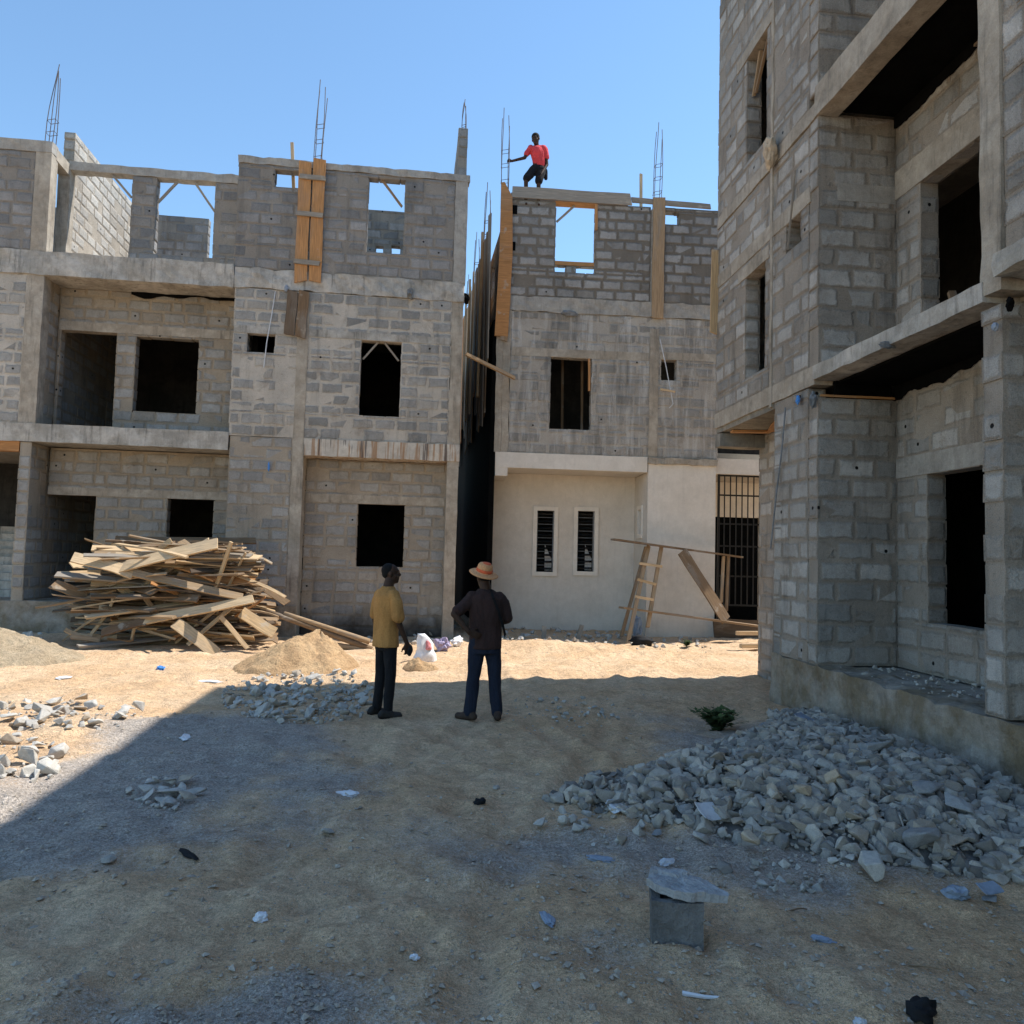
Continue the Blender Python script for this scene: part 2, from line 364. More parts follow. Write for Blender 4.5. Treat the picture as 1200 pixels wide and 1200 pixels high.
def rough_part(name, mat, parent, *b, **k):
    mb = MB(); mb.rough(*b, **k); return mb.build(name, mat, parent)
def box_part(name, mat, parent, *b, **k):
    mb = MB(); mb.box(*b, **k); return mb.build(name, mat, parent)
def plank(name, mat, p, q, wd, th, parent=None, up=(0, 0, 1), bend=0., seg=6, rg=rnd, label=None, cat=None, group=None):
    """one board as its own object, grain along its length"""
    p = Vector(p); q = Vector(q); L = (q-p).length; vs = []; fs = []
    e0 = rg.uniform(-.3, .3)*wd; e1 = rg.uniform(-.3, .3)*wd; ph = rg.uniform(0, 6); b2 = rg.uniform(-.4, .4)*bend; tw = rg.uniform(-.12, .12)
    for i in range(seg+1):
        t = i/seg; x = t*L; bz = bend*4*t*(1-t)+b2*math.sin(t*2*PI); a = tw*(t-.5)
        for sy, sz in ((-1, -1), (1, -1), (1, 1), (-1, 1)):
            y = sy*wd/2*(1+.05*math.sin(ph+t*9+sy)); z = sz*th/2
            ex = ((e0 if i == 0 else 0)+(e1 if i == seg else 0))*sy*.5
            vs.append((x+ex, y*math.cos(a)-z*math.sin(a), y*math.sin(a)+z*math.cos(a)+bz))
    for i in range(seg):
        for k in range(4): fs.append((i*4+k, i*4+(k+1) % 4, i*4+4+(k+1) % 4, i*4+4+k))
    fs += [(3, 2, 1, 0), tuple(seg*4+k for k in range(4))]
    me = bpy.data.meshes.new(name); me.from_pydata(vs, [], fs); me.materials.append(M[mat]); me.update()
    o = bpy.data.objects.new(name, me); COL.objects.link(o)
    d = (q-p).normalized(); up = Vector(up); y = up.cross(d)
    if y.length < 1e-3: y = Vector((0, 1, 0))
    y.normalize(); z = d.cross(y)
    o.matrix_world = Matrix.Translation(p) @ Matrix((d, y, z)).transposed().to_4x4()
    if parent: 
        mw = o.matrix_world.copy(); o.parent = parent; o.matrix_parent_inverse = Matrix.Identity(4); o.matrix_basis = mw
    return tag(o, label, cat, group)

# ------------------------------------------------------------------ the ground
def vnoise(x, y, seed=0):
    xi = np.floor(x).astype(np.int64); yi = np.floor(y).astype(np.int64); xf = x-xi; yf = y-yi
    def h(a, b):
        n = (a*374761393+b*668265263+seed*1442695041) & 0xffffffff
        n = ((n ^ (n >> 13))*1274126177) & 0xffffffff
        return ((n ^ (n >> 16)) & 0xffff)/65535.
    u = xf*xf*(3-2*xf); v = yf*yf*(3-2*yf)
    return (h(xi, yi)*(1-u)+h(xi+1, yi)*u)*(1-v)+(h(xi, yi+1)*(1-u)+h(xi+1, yi+1)*u)*v
def fbm(x, y, o=4, seed=0):
    r = 0; a = .5
    for i in range(o): r = r+a*vnoise(x*2**i, y*2**i, seed+i*17); a *= .5
    return r
def G(x, y, cx, cy, sx, sy): return np.exp(-((x-cx)/sx)**2-((y-cy)/sy)**2)
def gz(x, y):
    x = np.asarray(x, float); y = np.asarray(y, float)
    fade = np.clip((26-np.hypot(x, y-8))/6, 0, 1)
    z = (fbm(x*.35, y*.35, 3, 3)-.44)*.14+(fbm(x*1.3, y*1.3, 3, 9)-.44)*.055
    d = fbm(x*3.4, y*4.2, 4, 21); z = z+(d-.44)*.085-.03*np.clip(.38-d, 0, 1)*2; rd = 1-np.abs(2*fbm(x*2.2, y*3.1, 3, 91)-.9); z = z+.018*np.clip(rd-.7, 0, 1)*3
    z = z-.03*np.clip(.36-fbm(x*5.5, y*5.5, 2, 33), 0, 1)*3+(fbm(x*8, y*10, 3, 45)-.44)*.030
    tr = np.sin((y-.12*x)*9+2.2*fbm(x*.8, y*.8, 2, 40)*4); z = z+.007*tr*np.clip(fbm(x*.5, y*.5, 2, 77)-.3, 0, 1)*2
    z = z+.13*G(x, y, 2.2, 15.6, 1.5, .7)+.05*G(x, y, 1.4, 12., 1.2, .5)+.12*G(x, y, -1.0, 11.3, .55, .35)+.06*G(x, y, 1.0, 9.6, .8, .5)
    z = z+.04*G(x, y, 3.1, 6.6, 1.6, 1.5)+.07*G(x, y, -3.5, 8.3, 1.0, .5)+.05*G(x, y, 1.5, 3.5, .8, .5)
    for k0, (a0, a1, a2) in enumerate(((-1.9, .16, .012), (-.35, .16, .012), (2.3, -.18, .006))):
        dx = x-(a0+a1*y+a2*y*y+.12*np.sin(y*.9+k0)); z = z-.022*np.exp(-(dx/.10)**2)*(1+.35*np.sin(y*34+dx*20))+.014*np.exp(-((np.abs(dx)-.19)/.06)**2)
    return z*fade-.03
def GZ(x, y): return float(gz(np.array([x]), np.array([y]))[0])
def gravel_w(x, y):
    n = fbm(x*.7, y*1.1, 4, 55); n2 = fbm(x*2.3, y*3, 3, 61)
    wgt = np.clip((n-.46)*5, 0, 1)*.5+.55*G(x, y, -1.9, 7.6, 1.3, 1.2)+.55*G(x, y, -.4, 5.3, 2.2, .7)+.5*G(x, y, -1.2, 3.2, .9, .5)+.45*G(x, y, -2.6, 6.2, 1., .7)+.7*G(x, y, 2.6, 5.0, 1.8, .7)+.7*G(x, y, 3.3, 7.2, 1.3, 1.6)
    wgt = wgt*.8+.75*G(x, y, -2.0, 8.0, 1.1, 1.3)+.75*G(x, y, -2.4, 6.2, 1.3, 1.0)+.6*G(x, y, -2.9, 5.0, 1.3, .8)+.45*G(x, y, .9, 4.6, 1.6, .5)+.5*G(x, y, -.7, 3.0, .9, .4)-.5*G(x, y, -1.9, 3.9, .7, .35)-.4*G(x, y, .9, 7.6, 1.2, 1.2)
    return np.clip(wgt*(.4+1.0*n2), 0, 1)*.95*np.clip((12-y)/2, .15, 1)
def ground():
    xs = np.unique(np.concatenate([[-3000, -800, -200, -60, -30, -20, -15, -12], np.arange(-10, -5, .09), np.arange(-5, 5.6, .034), np.arange(5.6, 9, .1), [10, 12, 15, 20, 30, 60, 200, 800, 3000]]))
    ys = [1.9]
    while ys[-1] < 19.5: ys.append(ys[-1]+.012*ys[-1]**.95+.004)
    ys = np.unique(np.concatenate([[-3000, -800, -200, -60, -20, -8, -3, 0, 1, 1.6], ys, [21, 23, 26, 30, 40, 60, 120, 300, 800, 3000]]))
    X, Y = np.meshgrid(xs, ys); Z = gz(X, Y); n = len(xs); m = len(ys)
    co = np.stack([X, Y, Z], -1).reshape(-1, 3)
    i = np.arange(m-1)[:, None]*n+np.arange(n-1)[None, :]
    q = np.stack([i, i+1, i+n+1, i+n], -1).reshape(-1, 4)
    me = bpy.data.meshes.new('ground'); me.vertices.add(len(co)); me.vertices.foreach_set('co', co.ravel())
    me.loops.add(q.size); me.loops.foreach_set('vertex_index', q.ravel().astype(np.int32))
    me.polygons.add(len(q)); me.polygons.foreach_set('loop_start', np.arange(len(q), dtype=np.int32)*4)
    me.update(calc_edges=True); me.polygons.foreach_set('use_smooth', np.ones(len(q), bool))
    a = me.attributes.new('gravel', 'FLOAT', 'POINT'); a.data.foreach_set('value', gravel_w(X, Y).astype('f').ravel())
    t = NT('sandy_ground'); ga = t.n('ShaderNodeAttribute', attribute_name='gravel').outputs['Fac']
    n1 = t.noise(.9, 5, .6); n2 = t.noise(5, 5, .65); n3 = t.noise(55, 4, .75); n4 = t.noise(18, 4, .65)
    c = t.mix(t.step(n1, .35, .65), (.72, .475, .275), (.80, .57, .36))
    c = t.mix(t.math('MULTIPLY', t.step(n2, .5, .68), .45), c, (.53, .34, .195))
    gm = t.step(t.math('ADD', ga, t.math('MULTIPLY', t.math('SUBTRACT', n3, .5), .8)), .30, .70)
    c = t.mix(t.math('MULTIPLY', gm, .85), c, t.mix(t.step(n3, .4, .6), (.36, .325, .295), (.52, .47, .42)))
    n6 = t.noise(5, 6, .72, stretch=(.7, 1.3, 1.), dist=.5); c = t.mul(c, t.rng(n6, .32, .68, .82, 1.1)); n7 = t.noise(170, 2, .8); c = t.mul(c, t.rng(n7, .35, .65, .72, 1.22)); n8 = t.noise(420, 1, .5); c = t.mul(c, t.rng(n8, .35, .65, .8, 1.15))
    c = t.mul(c, t.rng(n3, .3, .7, .72, 1.24)); c = t.mul(c, t.rng(n4, .3, .7, .82, 1.14))
    vo = t.n('ShaderNodeTexVoronoi'); t.link(t.pos, vo.inputs['Vector']); vo.inputs['Scale'].default_value = 34
    c = t.mul(c, t.rng(t.step(vo.outputs['Distance'], .05, .25), 0, 1, .82, 1.))
    n5 = t.noise(12, 4, .7, stretch=(.7, 1.5, 1.), dist=.8); hgt = t.math('ADD', t.math('ADD', t.math('MULTIPLY', n3, .6), n4), t.math('ADD', t.math('MULTIPLY', n2, 1.6), t.math('MULTIPLY', n5, 1.4)))
    me.materials.append(t.done(c, hgt, .03, 1.))
    o = bpy.data.objects.new('ground', me); COL.objects.link(o); tag(o, kind='structure')
ground()

# ------------------------------------------------------------------ building on the left (A)
A = Frame(440, 650, 17.0, 1.5)
EA = empty('unfinished_house', A.o, A.a, 'grey three storey block house at the left with open balconies, wood pile in front', 'building')
def bA(*a, **k): return blockwall(*a, **k)
uL, uR, uE = -7.09, -3.2, 1.75
# plinth and ground floor
rough_part('plinth', 'plinth', EA, -13, -1.64, -.04, 9, -.4, .63, seg=.3, amp=.02)
box_part('floor_slab', 'slabdirt', EA, -1.64, uE-.02, .62, 9, -.4, .60)
blockwall('side_wall', EA, 'blkA0', 'v', -7.36, 0., .75, .63, 3.93, seed=1)
blockwall('front_wall', EA, 'blkA0', 'u', 0., -3.17, -1.86, .0, 4.25, thick=.3, seed=2)
rough_part('column', 'conctan', EA, -1.855, -1.62, -.012, .5, -.1, 7.47, seg=.25, amp=.012)
v0 = .73
zt = A.Z(80, 580, v0); d0 = A.U(57.5, 600, v0), A.U(111, 600, v0); w0 = A.U(196, 600, v0), A.U(250, 600, v0)
blockwall('recess_wall', EA, 'blkArec', 'u', v0, -7.085, -3.18, .63, 3.92, [(d0[0]-.3, d0[1], .6, zt), (w0[0], w0[1], 1.35, zt)], seed=3)
rough_part('lintel', 'conctan', EA, -7.08, -3.19, v0-.012, v0+.22, zt-.0, zt+.17, seg=.3, amp=.006)
blockwall('side_wall', EA, 'blkArec', 'v', -3.17, .29, .75, .63, 3.93, seed=4)
blockwall('side_wall', EA, 'blkArec', 'v', -7.36, .75, 5, .63, 3.93, seed=14)
# the deep opening at the far left with its stair
box_part('recess_wall', 'roomshade', EA, -13, -7.36, 5.0, 5.2, .6, 3.93)
mb = MB()
for i in range(9): mb.rough(-9.3, -7.45, 1.2+i*.27, 1.55+i*.27, .55, .78+i*.18, seg=.5, amp=.012)
mb.build('stair', 'conc', EA)
rough_part('beam', 'woodorange', EA, -13, -7.37, .0, .24, 3.72, 3.93, seg=.4, amp=.01)
# right-hand recess at ground level
v1 = .52
wR = A.pix(419.5, 590, v1), A.pix(472, 665, v1)
blockwall('recess_wall', EA, 'blkA0', 'u', v1, -1.62, uE, -.1, 3.88, [(wR[0][0], wR[1][0], wR[1][1], wR[0][1])], seed=6)
rough_part('lintel', 'conctan', EA, -1.61, 1.49, v1-.012, v1+.2, wR[0][1]+.0, wR[0][1]+.19, seg=.3, amp=.006)
rough_part('column', 'conctan', EA, 1.50, uE, -.01, v1-.01, -.2, 3.88, seg=.3, amp=.012)
rough_part('beam', 'concrust', EA, -1.615, uE+.01, -.03, v1+.3, 3.88, 4.25, seg=.2, amp=.014)
# first floor
rough_part('floor_slab', 'conc', EA, -13, uR+.0, -.03, .9, 3.93, 4.31, seg=.2, amp=.014)
box_part('floor_slab', 'slabdirt', EA, -13, uE-.03, .91, 9, 3.95, 4.28)
blockwall('front_wall', EA, 'blkA1', 'u', 0., -13, -7.42, 4.31, 7.5, [(-8.13, -7.99, 6.15, 6.3)], seed=7)
rough_part('column', 'conctan', EA, -7.42, -7.085, -.015, .3, 4.3, 7.5, seg=.25, amp=.014)
blockwall('side_wall', EA, 'blkArec', 'v', -7.33, .3, .78, 4.31, 7.5, seed=8)
v2 = .76
dz = A.Z(100, 388, v2); d1 = A.U(69.5, 450, v2), A.U(134, 450, v2); w1 = A.pix(160, 394, v2), A.pix(229, 486, v2)
blockwall('recess_wall', EA, 'blkArec', 'u', v2, -7.09, uR+.01, 4.31, 7.5, [(d1[0]-.02, d1[1], 4.2, dz), (w1[0][0], w1[1][0], w1[1][1], w1[0][1])], seed=9)
rough_part('lintel', 'conctan', EA, -7.07, uR, v2-.013, v2+.22, dz+.0, dz+.2, seg=.3, amp=.007)
blockwall('side_wall', EA, 'blkArec', 'v', -7.33, v2+.23, 6, 4.31, 7.5, seed=10)
blockwall('side_wall', EA, 'blkA1', 'v', -3.19, .23, .78, 4.31, 7.5, seed=11)
W1 = A.pix(423.5, 399), A.pix(467.5, 489); VN = A.pix(290, 390), A.pix(321, 414)
blockwall('front_wall', EA, 'blkA1', 'u', 0., -3.21, 1.5, 4.25, 7.5, [(W1[0][0], W1[1][0], W1[1][1], W1[0][1]), (VN[0][0], VN[1][0], VN[1][1], VN[0][1])], seed=12)
rough_part('lintel', 'conc', EA, -3.19, -1.86, -.008, .2, 6.5, 6.66, seg=.2, amp=.008)
rough_part('lintel', 'conc', EA, -1.6, 1.49, -.008, .2, 6.5, 6.66, seg=.2, amp=.008)
rough_part('column', 'conctan', EA, 1.5, uE, -.012, .3, 4.25, 7.5, seg=.25, amp=.014)
# second floor: ring beam, then the open top storey
rough_part('ring_beam', 'conc', EA, -13, uR-.04, -.035, .9, 7.47, 7.98, seg=.13, amp=.028)
rough_part('ring_beam', 'conc', EA, uR-.045, uE+.015, -.022, .4, 7.5, 7.93, seg=.11, amp=.035, freq=4)
box_part('floor_slab', 'slabdirt', EA, -13, uE-.03, .4, 9, 7.6, 7.92)
mb = MB(); xs = [-5.6+i*.14 for i in range(17)]                       # torn sheeting under the slab edge
for a, b in zip(xs, xs[1:]):
    za, zb = [7.47-.02-.14*max(0, mnoise.noise(Vector((q*1.8, 3, 0)))+.35) for q in (a, b)]
    mb.poly([(a, v2-.03, za), (b, v2-.03, zb), (b, v2-.03, 7.47), (a, v2-.03, 7.47)]); mb.poly([(a, v2-.045, 7.47), (b, v2-.045, 7.47), (b, v2-.03, zb), (a, v2-.03, za)])
mb.build('black_sheet_and_shade', 'black', EA)
blockwall('parapet_wall', EA, 'blkA2', 'u', 0., -13, -7.4, 7.98, 10.12, seed=20)
rough_part('coping', 'concgrey', EA, -13, -7.08, -.02, .25, 10.12, 10.36, seg=.16, amp=.02)
rough_part('column', 'conctan', EA, -7.4, -7.085, -.012, .28, 7.98, 10.12, seg=.25, amp=.01)
v3 = .72
p3 = lambda x, y: A.pix(x, y, v3)
cz0 = p3(75, 197)[1]; cu = p3(66, 250)[0], p3(80, 250)[0]
rough_part('column', 'conctan', EA, cu[0], cu[1], v3-.012, v3+.26, 7.95, cz0, seg=.25, amp=.01)
mb = MB(); mb.bar((-7.2, .2, 10.2), (cu[0]+.12, v3+.1, cz0-.05), .24, .25); mb.build('beam', 'conctan', EA)
bt = p3(180, 199)[1]; bb = p3(153, 205)[1]
rough_part('beam', 'concgrey', EA, cu[1]-.02, -3.27, v3-.02, v3+.24, bb, bt+.03, seg=.16, amp=.022)
o2 = p3(83, 250)[0], p3(153, 250)[0]; w3 = p3(182, 250)[0], p3(251, 250)[0]
blockwall('parapet_wall', EA, 'blkA2', 'u', v3, o2[1]-.0, -3.27, 7.95, bb, [(w3[0], w3[1], p3(215, 300)[1], bb+.1)], seed=21)
for a, b in (((131, 204), (153, 230)), ((207, 212), (184, 236)), ((228, 213), (251, 247))):
    pa, pb = p3(*a), p3(*b); plank('window_brace', 'woodgrey', (pa[0], v3+.06, pa[1]), (pb[0], v3+.06, pb[1]), .05, .04, EA, up=(0, 1, 0))
vF = .98
fz = A.Z(86, 155, vF)
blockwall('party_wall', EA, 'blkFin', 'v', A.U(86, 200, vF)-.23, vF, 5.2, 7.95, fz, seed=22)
vb = 4.6
q = A.pix(182, 251, vb), A.pix(245, 251, vb)
blockwall('rear_wall', EA, 'blkA2', 'u', vb, A.U(120, 250, vb), q[1][0], 7.95, q[0][1], seed=23)
blockwall('rear_wall', EA, 'blkA2', 'u', 3.5, -9.6, -7.35, 7.95, A.Z(60, 242, 3.5), seed=24)
SW = A.pix(322.5, 199), A.pix(354, 221); WR = A.pix(432.5, 207), A.pix(472, 298)
blockwall('parapet_wall', EA, 'blkA2', 'u', 0., -3.265, 1.5, 7.93, 10.28, [(SW[0][0], SW[1][0], SW[1][1], SW[0][1]), (WR[0][0], WR[1][0], WR[1][1], WR[0][1])], seed=25)
rough_part('coping', 'concgrey', EA, -3.27, uE+.06, -.02, .25, 10.28, 10.43, seg=.13, amp=.025, freq=4)
rough_part('column', 'concgrey', EA, 1.5, uE+.03, -.012, .3, 7.93, 10.3, seg=.25, amp=.008)
blockwall('side_wall', EA, 'blkA2', 'v', uE-.23, .3, 4.2, 7.93, 9.4, seed=26)
fy = 1.6
blockwall('party_wall', EA, 'blkA2', 'v', A.U(547, 200, fy)-.23, fy, 6, 7.95, A.Z(540, 149, fy), seed=27)
q = A.pix(433, 245, 4.6)
blockwall('rear_wall', EA, 'blkA2', 'u', 4.6, -1.1, 1.5, 7.95, q[1], [(A.U(440.5, 290, 4.6), A.U(449, 290, 4.6), A.Z(442, 298, 4.6), A.Z(442, 288, 4.6)), (A.U(459, 290, 4.6), A.U(469, 290, 4.6), A.Z(462, 298, 4.6), A.Z(462, 288, 4.6))], seed=28)
pa, pb = A.pix(448, 209), A.pix(471, 240); plank('window_brace', 'wood', (pa[0], .1, pa[1]), (pb[0], .1, pb[1]), .05, .04, EA, up=(0, 1, 0))
for a, b in (((443, 400), (425, 420)), ((450, 400), (467, 422))):
    pa, pb = A.pix(*a), A.pix(*b); plank('window_brace', 'woodgrey', (pa[0], .08, pa[1]), (pb[0], .08, pb[1]), .04, .03, EA, up=(0, 1, 0))
pa, pb = A.pix(343, 170, .5), A.pix(349, 221, .5); plank('prop', 'woodpale', (pa[0], .4, pa[1]), (pb[0], .4, pb[1]-1.0), .07, .05, EA, up=(0, 1, 0))
# boards nailed over the column, upper pair and lower pair
for a, b, m in (((357.5, 191), (351.5, 331), 'woodorange'), ((374, 188), (368, 331), 'woodorange')):
    pa, pb = A.pix(*a), A.pix(*b); plank('formwork_board', m, (pa[0]+.02, -.06, pa[1]), (pb[0]+.02, -.06, pb[1]), .265, .03, EA, up=(0, 1, 0))
for y in (210, 253, 309):
    pa, pb = A.pix(352-(y-210)*.07, y-1), A.pix(382-(y-210)*.07, y+2); plank('formwork_cleat', 'woodgrey', (pa[0], -.1, pa[1]), (pb[0], -.1, pb[1]), .1, .05, EA, up=(0, 1, 0))
for a, b, m in (((344, 342), (339, 393), 'wooddark'), ((357, 342), (352, 396), 'wood')):
    pa, pb = A.pix(*a), A.pix(*b); plank('formwork_board', m, (pa[0], -.05, pa[1]), (pb[0], -.05, pb[1]), .22, .03, EA, up=(0, 1, 0))
# shell: sides, rear, roof
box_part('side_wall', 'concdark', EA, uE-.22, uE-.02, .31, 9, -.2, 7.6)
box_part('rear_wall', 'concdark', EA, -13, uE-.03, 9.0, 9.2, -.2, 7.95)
for zz0, zz1 in ((.6, 3.95), (4.28, 7.6)):
    box_part('partition_wall', 'roomshade', EA, -7.0, uE-.23, 5.2, 5.35, zz0, zz1)
    box_part('partition_wall', 'roomshade', EA, -3.0, -2.85, .8, 5.2, zz0, zz1)
def cage(name, parent, base, h, lean=(0, 0), w=.16, pinch=0., rings=(.25, .6, .95), r=.009):
    mb = MB(); bx, by, bz = base
    for sx in (-1, 1):
        for sy in (-1, 1):
            pts = []
            for i in range(7):
                t = i/6; k = 1-pinch*max(0, (t-.35)/.65)**1.3; wob = .02*math.sin(t*5+sx+2*sy)*(t)
                pts.append((bx+lean[0]*t+sx*w/2*k+wob, by+lean[1]*t+sy*w/2*k, bz-.3+(h+.3)*t*(1-.04*(sx+sy))))
            mb.tube(pts, r, 5)
    for zr in rings:
        t = (zr+.3)/(h+.3); c = (bx+lean[0]*t, by+lean[1]*t, bz+zr); k = 1-pinch*max(0, (t-.35)/.65)**1.3
        q = [(c[0]+sx*w/2*k*1.12, c[1]+sy*w/2*k*1.12, c[2]+.02*sx) for sx, sy in ((-1, -1), (1, -1), (1, 1), (-1, 1), (-1, -1))]
        mb.tube(q, r*.8, 4)
    return mb.build(name, 'steel', parent)
p = A.pix(55, 160); cage('rebar_cage', EA, (p[0], .15, p[1]), A.Z(61, 78)-p[1], (.09, 0), .15, .85, (.15, .42))
p = A.pix(371, 188); cage('rebar_cage', EA, (p[0], .12, p[1]), A.Z(374, 100)-p[1], (.06, 0), .15, 0., (.12, .5, .85))
p = A.pix(544, 149, fy); cage('rebar_cage', EA, (p[0], fy+.12, p[1]), A.Z(545, 117, fy)-p[1], (.0, 0), .1, .8, (.1,))
mb = MB(); mb.tube([(VN[0][0]+.55, -.02, 7.45), (VN[0][0]+.5, -.05, 6.9), (VN[0][0]+.42, -.04, 6.3), (VN[0][0]+.38, -.03, 5.75)], .012, 5); mb.build('hanging_cable', 'paper', EA)

# ------------------------------------------------------------------ building in the middle (B)
B = Frame(690, 650, 18.1, -1.5)
EB = empty('part_plastered_house', B.o, B.a, 'three storey house in the middle, ground floor plastered beige, raw blocks above', 'building')
bl, br = -2.12, 6.5
z1w = B.Z(660, 236)
W2 = B.pix(652, 238), B.pix(697, 321); S2 = B.pix(779, 247), B.pix(796, 263)
blockwall('parapet_wall', EB, 'blkB2', 'u', 0., bl, 1.39, 8.1, z1w, [(W2[0][0], W2[1][0], W2[1][1], 10.6)], seed=40)
blockwall('parapet_wall', EB, 'blkB2', 'u', 0., 1.72, br, 8.1, 10.52, [(S2[0][0], S2[1][0], S2[1][1], 10.42)], seed=41)
rough_part('ring_beam', 'concgrey', EB, bl-.03, br, -.025, .4, 7.74, 8.1, seg=.12, amp=.03, freq=4)
W1B = B.pix(646, 418), B.pix(692, 504); VB = B.pix(775, 421), B.pix(793, 446)
blockwall('front_wall', EB, 'blkB1', 'u', 0., bl+.12, 3.12, 4.28, 7.74, [(W1B[0][0], W1B[1][0], W1B[1][1], W1B[0][1]), (VB[0][0], VB[1][0], VB[1][1], VB[0][1])], seed=42)
blockwall('front_wall', EB, 'blkB1', 'u', .2, 3.13, br, 4.85, 7.74, seed=43)
rough_part('lintel', 'conctan', EB, bl+.15, 1.38, -.007, .2, W1B[0][1], W1B[0][1]+.2, seg=.2, amp=.007)
rough_part('lintel', 'conctan', EB, 1.66, 3.1, -.007, .2, VB[0][1]+.0, VB[0][1]+.18, seg=.2, amp=.007)
rough_part('column', 'conctan', EB, bl-.06, bl+.115, -.02, .3, 4.28, 7.74, seg=.2, amp=.02)
rough_part('column', 'concgrey', EB, 1.392, 1.718, .0, .22, 8.1, 10.45, seg=.3, amp=.01)
rough_part('column', 'conctan', EB, 1.4, 1.62, -.02, .1, 4.3, 7.45, seg=.2, amp=.015)
pa, pb = B.pix(772, 233), B.pix(769.5, 374); plank('formwork_board', 'wood', (pa[0], -.06, pa[1]), (pb[0], -.06, pb[1]), .29, .04, EB, up=(0, 1, 0))
z1 = B.Z(660, 223), B.Z(660, 236)
b1 = B.U(600, 230), B.U(739, 230)
plank('formwork_board', 'woodgrey', (b1[0], -.05, (z1[0]+z1[1])/2), (b1[1], -.05, (z1[0]+z1[1])/2-.02), z1[0]-z1[1], .04, EB, up=(0, 1, 0), rg=random.Random(40))
plank('formwork_board', 'woodgrey', (b1[0], .27, (z1[0]+z1[1])/2), (b1[1], .27, (z1[0]+z1[1])/2), z1[0]-z1[1]-.04, .04, EB, up=(0, 1, 0))
pa, pb = B.pix(740, 235), B.pix(832, 243); plank('formwork_board', 'woodgrey', (pa[0], -.03, pa[1]), (pb[0], -.03, pb[1]), .12, .05, EB, up=(0, 1, 0))
mb = MB(); mb.box(W2[0][0]-.02, W2[1][0]+.02, 0, .22, z1[1]-.04, z1[1]+.0); mb.build('lintel_board', 'woodorange', EB)
pa, pb = B.pix(697, 240), B.pix(697, 270); plank('window_post', 'woodorange', (pa[0]+.03, -.03, pa[1]), (pb[0]+.03, -.03, pb[1]), .07, .04, EB, up=(0, 1, 0))
pa, pb = B.pix(674, 239), B.pix(653, 258); plank('window_brace', 'woodgrey', (pa[0], .1, pa[1]), (pb[0], .1, pb[1]), .05, .04, EB, up=(0, 1, 0))
vB = 6.0
zt_ = B.Z(670, 309, vB)
blockwall('rear_wall', EB, 'blkB2', 'u', vB, -2, 6, 8.0, zt_, [(B.U(645, 315, vB), B.U(663, 315, vB), B.Z(655, 320, vB), zt_-.07), (B.U(675, 315, vB), B.U(699, 315, vB), B.Z(685, 321, vB), zt_-.07)], seed=44)
rough_part('lintel', 'woodorange', EB, -2, 6, vB-.03, vB+.2, zt_-.06, zt_+.06, seg=.5, amp=.01)
for a, b in (((758, 190), (759.5, 243)),):
    pa, pb = B.pix(*a), B.pix(*b); plank('prop', 'woodpale', (pa[0], .6, pa[1]), (pb[0], .6, pb[1]-1.5), .07, .05, EB, up=(0, 1, 0))
pa, pb = B.pix(646+46, 420), B.pix(692, 458); plank('window_post', 'woodorange', (pa[0]-.03, .02, pa[1]), (pb[0]-.03, .02, pb[1]), .05, .05, EB, up=(0, 1, 0))
for x in (659, 682):
    pa, pb = B.pix(x, 420, 1.2), B.pix(x, 500, 1.2); plank('prop', 'wood', (pa[0], 1.2, pa[1]+.2), (pb[0], 1.2, pb[1]-.5), .06, .05, EB, up=(0, 1, 0))
# plastered ground floor
vr = 1.3
box_part('floor_slab', 'slabdirt', EB, bl+.02, br, .32, 11, 4.0, 4.26)
mb = MB(); mb.rough(-2.3, 1.385, -.03, vr+.1, 3.92, 4.285, seg=.3, amp=.006); mb.build('canopy_slab', 'plaster', EB)
rough_part('bracket', 'plaster', EB, -2.3, -2.0, -.02, vr, 3.72, 3.925, seg=.3, amp=.006)
WL = [(B.pix(629.5, 598, vr), B.pix(648, 670.5, vr)), (B.pix(677, 598.5, vr), B.pix(695.5, 670, vr))]
def plain_wall(name, mat, parent, axis, fix, a0, a1, z0, z1, holes, thick):
    mb = MB(); P = (lambda a, d, z: (a, fix+d, z)) if axis == 'u' else (lambda a, d, z: (fix+d, a, z))
    As = sorted({a0, a1, *[x for h in holes for x in h[:2]]}); Zs = sorted({z0, z1, *[x for h in holes for x in h[2:]]})
    S = lambda i, k: 0 <= i < len(As)-1 and 0 <= k < len(Zs)-1 and not any(h[0] < (As[i]+As[i+1])/2 < h[1] and h[2] < (Zs[k]+Zs[k+1])/2 < h[3] for h in holes)
    for i in range(len(As)-1):
        for k in range(len(Zs)-1):
            if not S(i, k): continue
            a, b, c, d = As[i], As[i+1], Zs[k], Zs[k+1]; t = thick
            mb.poly([P(a, 0, c), P(b, 0, c), P(b, 0, d), P(a, 0, d)]); mb.poly([P(b, t, c), P(a, t, c), P(a, t, d), P(b, t, d)])
            if not S(i-1, k): mb.poly([P(a, t, c), P(a, 0, c), P(a, 0, d), P(a, t, d)])
            if not S(i+1, k): mb.poly([P(b, 0, c), P(b, t, c), P(b, t, d), P(b, 0, d)])
            if not S(i, k-1): mb.poly([P(a, 0, c), P(a, t, c), P(b, t, c), P(b, 0, c)])
            if not S(i, k+1): mb.poly([P(a, 0, d), P(b, 0, d), P(b, t, d), P(a, t, d)])
    return mb.build(name, mat, parent)
plain_wall('plastered_wall', 'plaster', EB, 'u', vr, -2.31, 1.40, -.3, 3.925, [(a[0], b[0], b[1], a[1]) for a, b in WL], .23)
def frame_ring(mb, u0, u1, z0, z1, w, y0, y1):
    for q in ((u0-w, u0, z0-w, z1+w), (u1, u1+w, z0-w, z1+w), (u0, u1, z0-w, z0), (u0, u1, z1, z1+w)): mb.box(q[0], q[1], y0, y1, q[2], q[3])
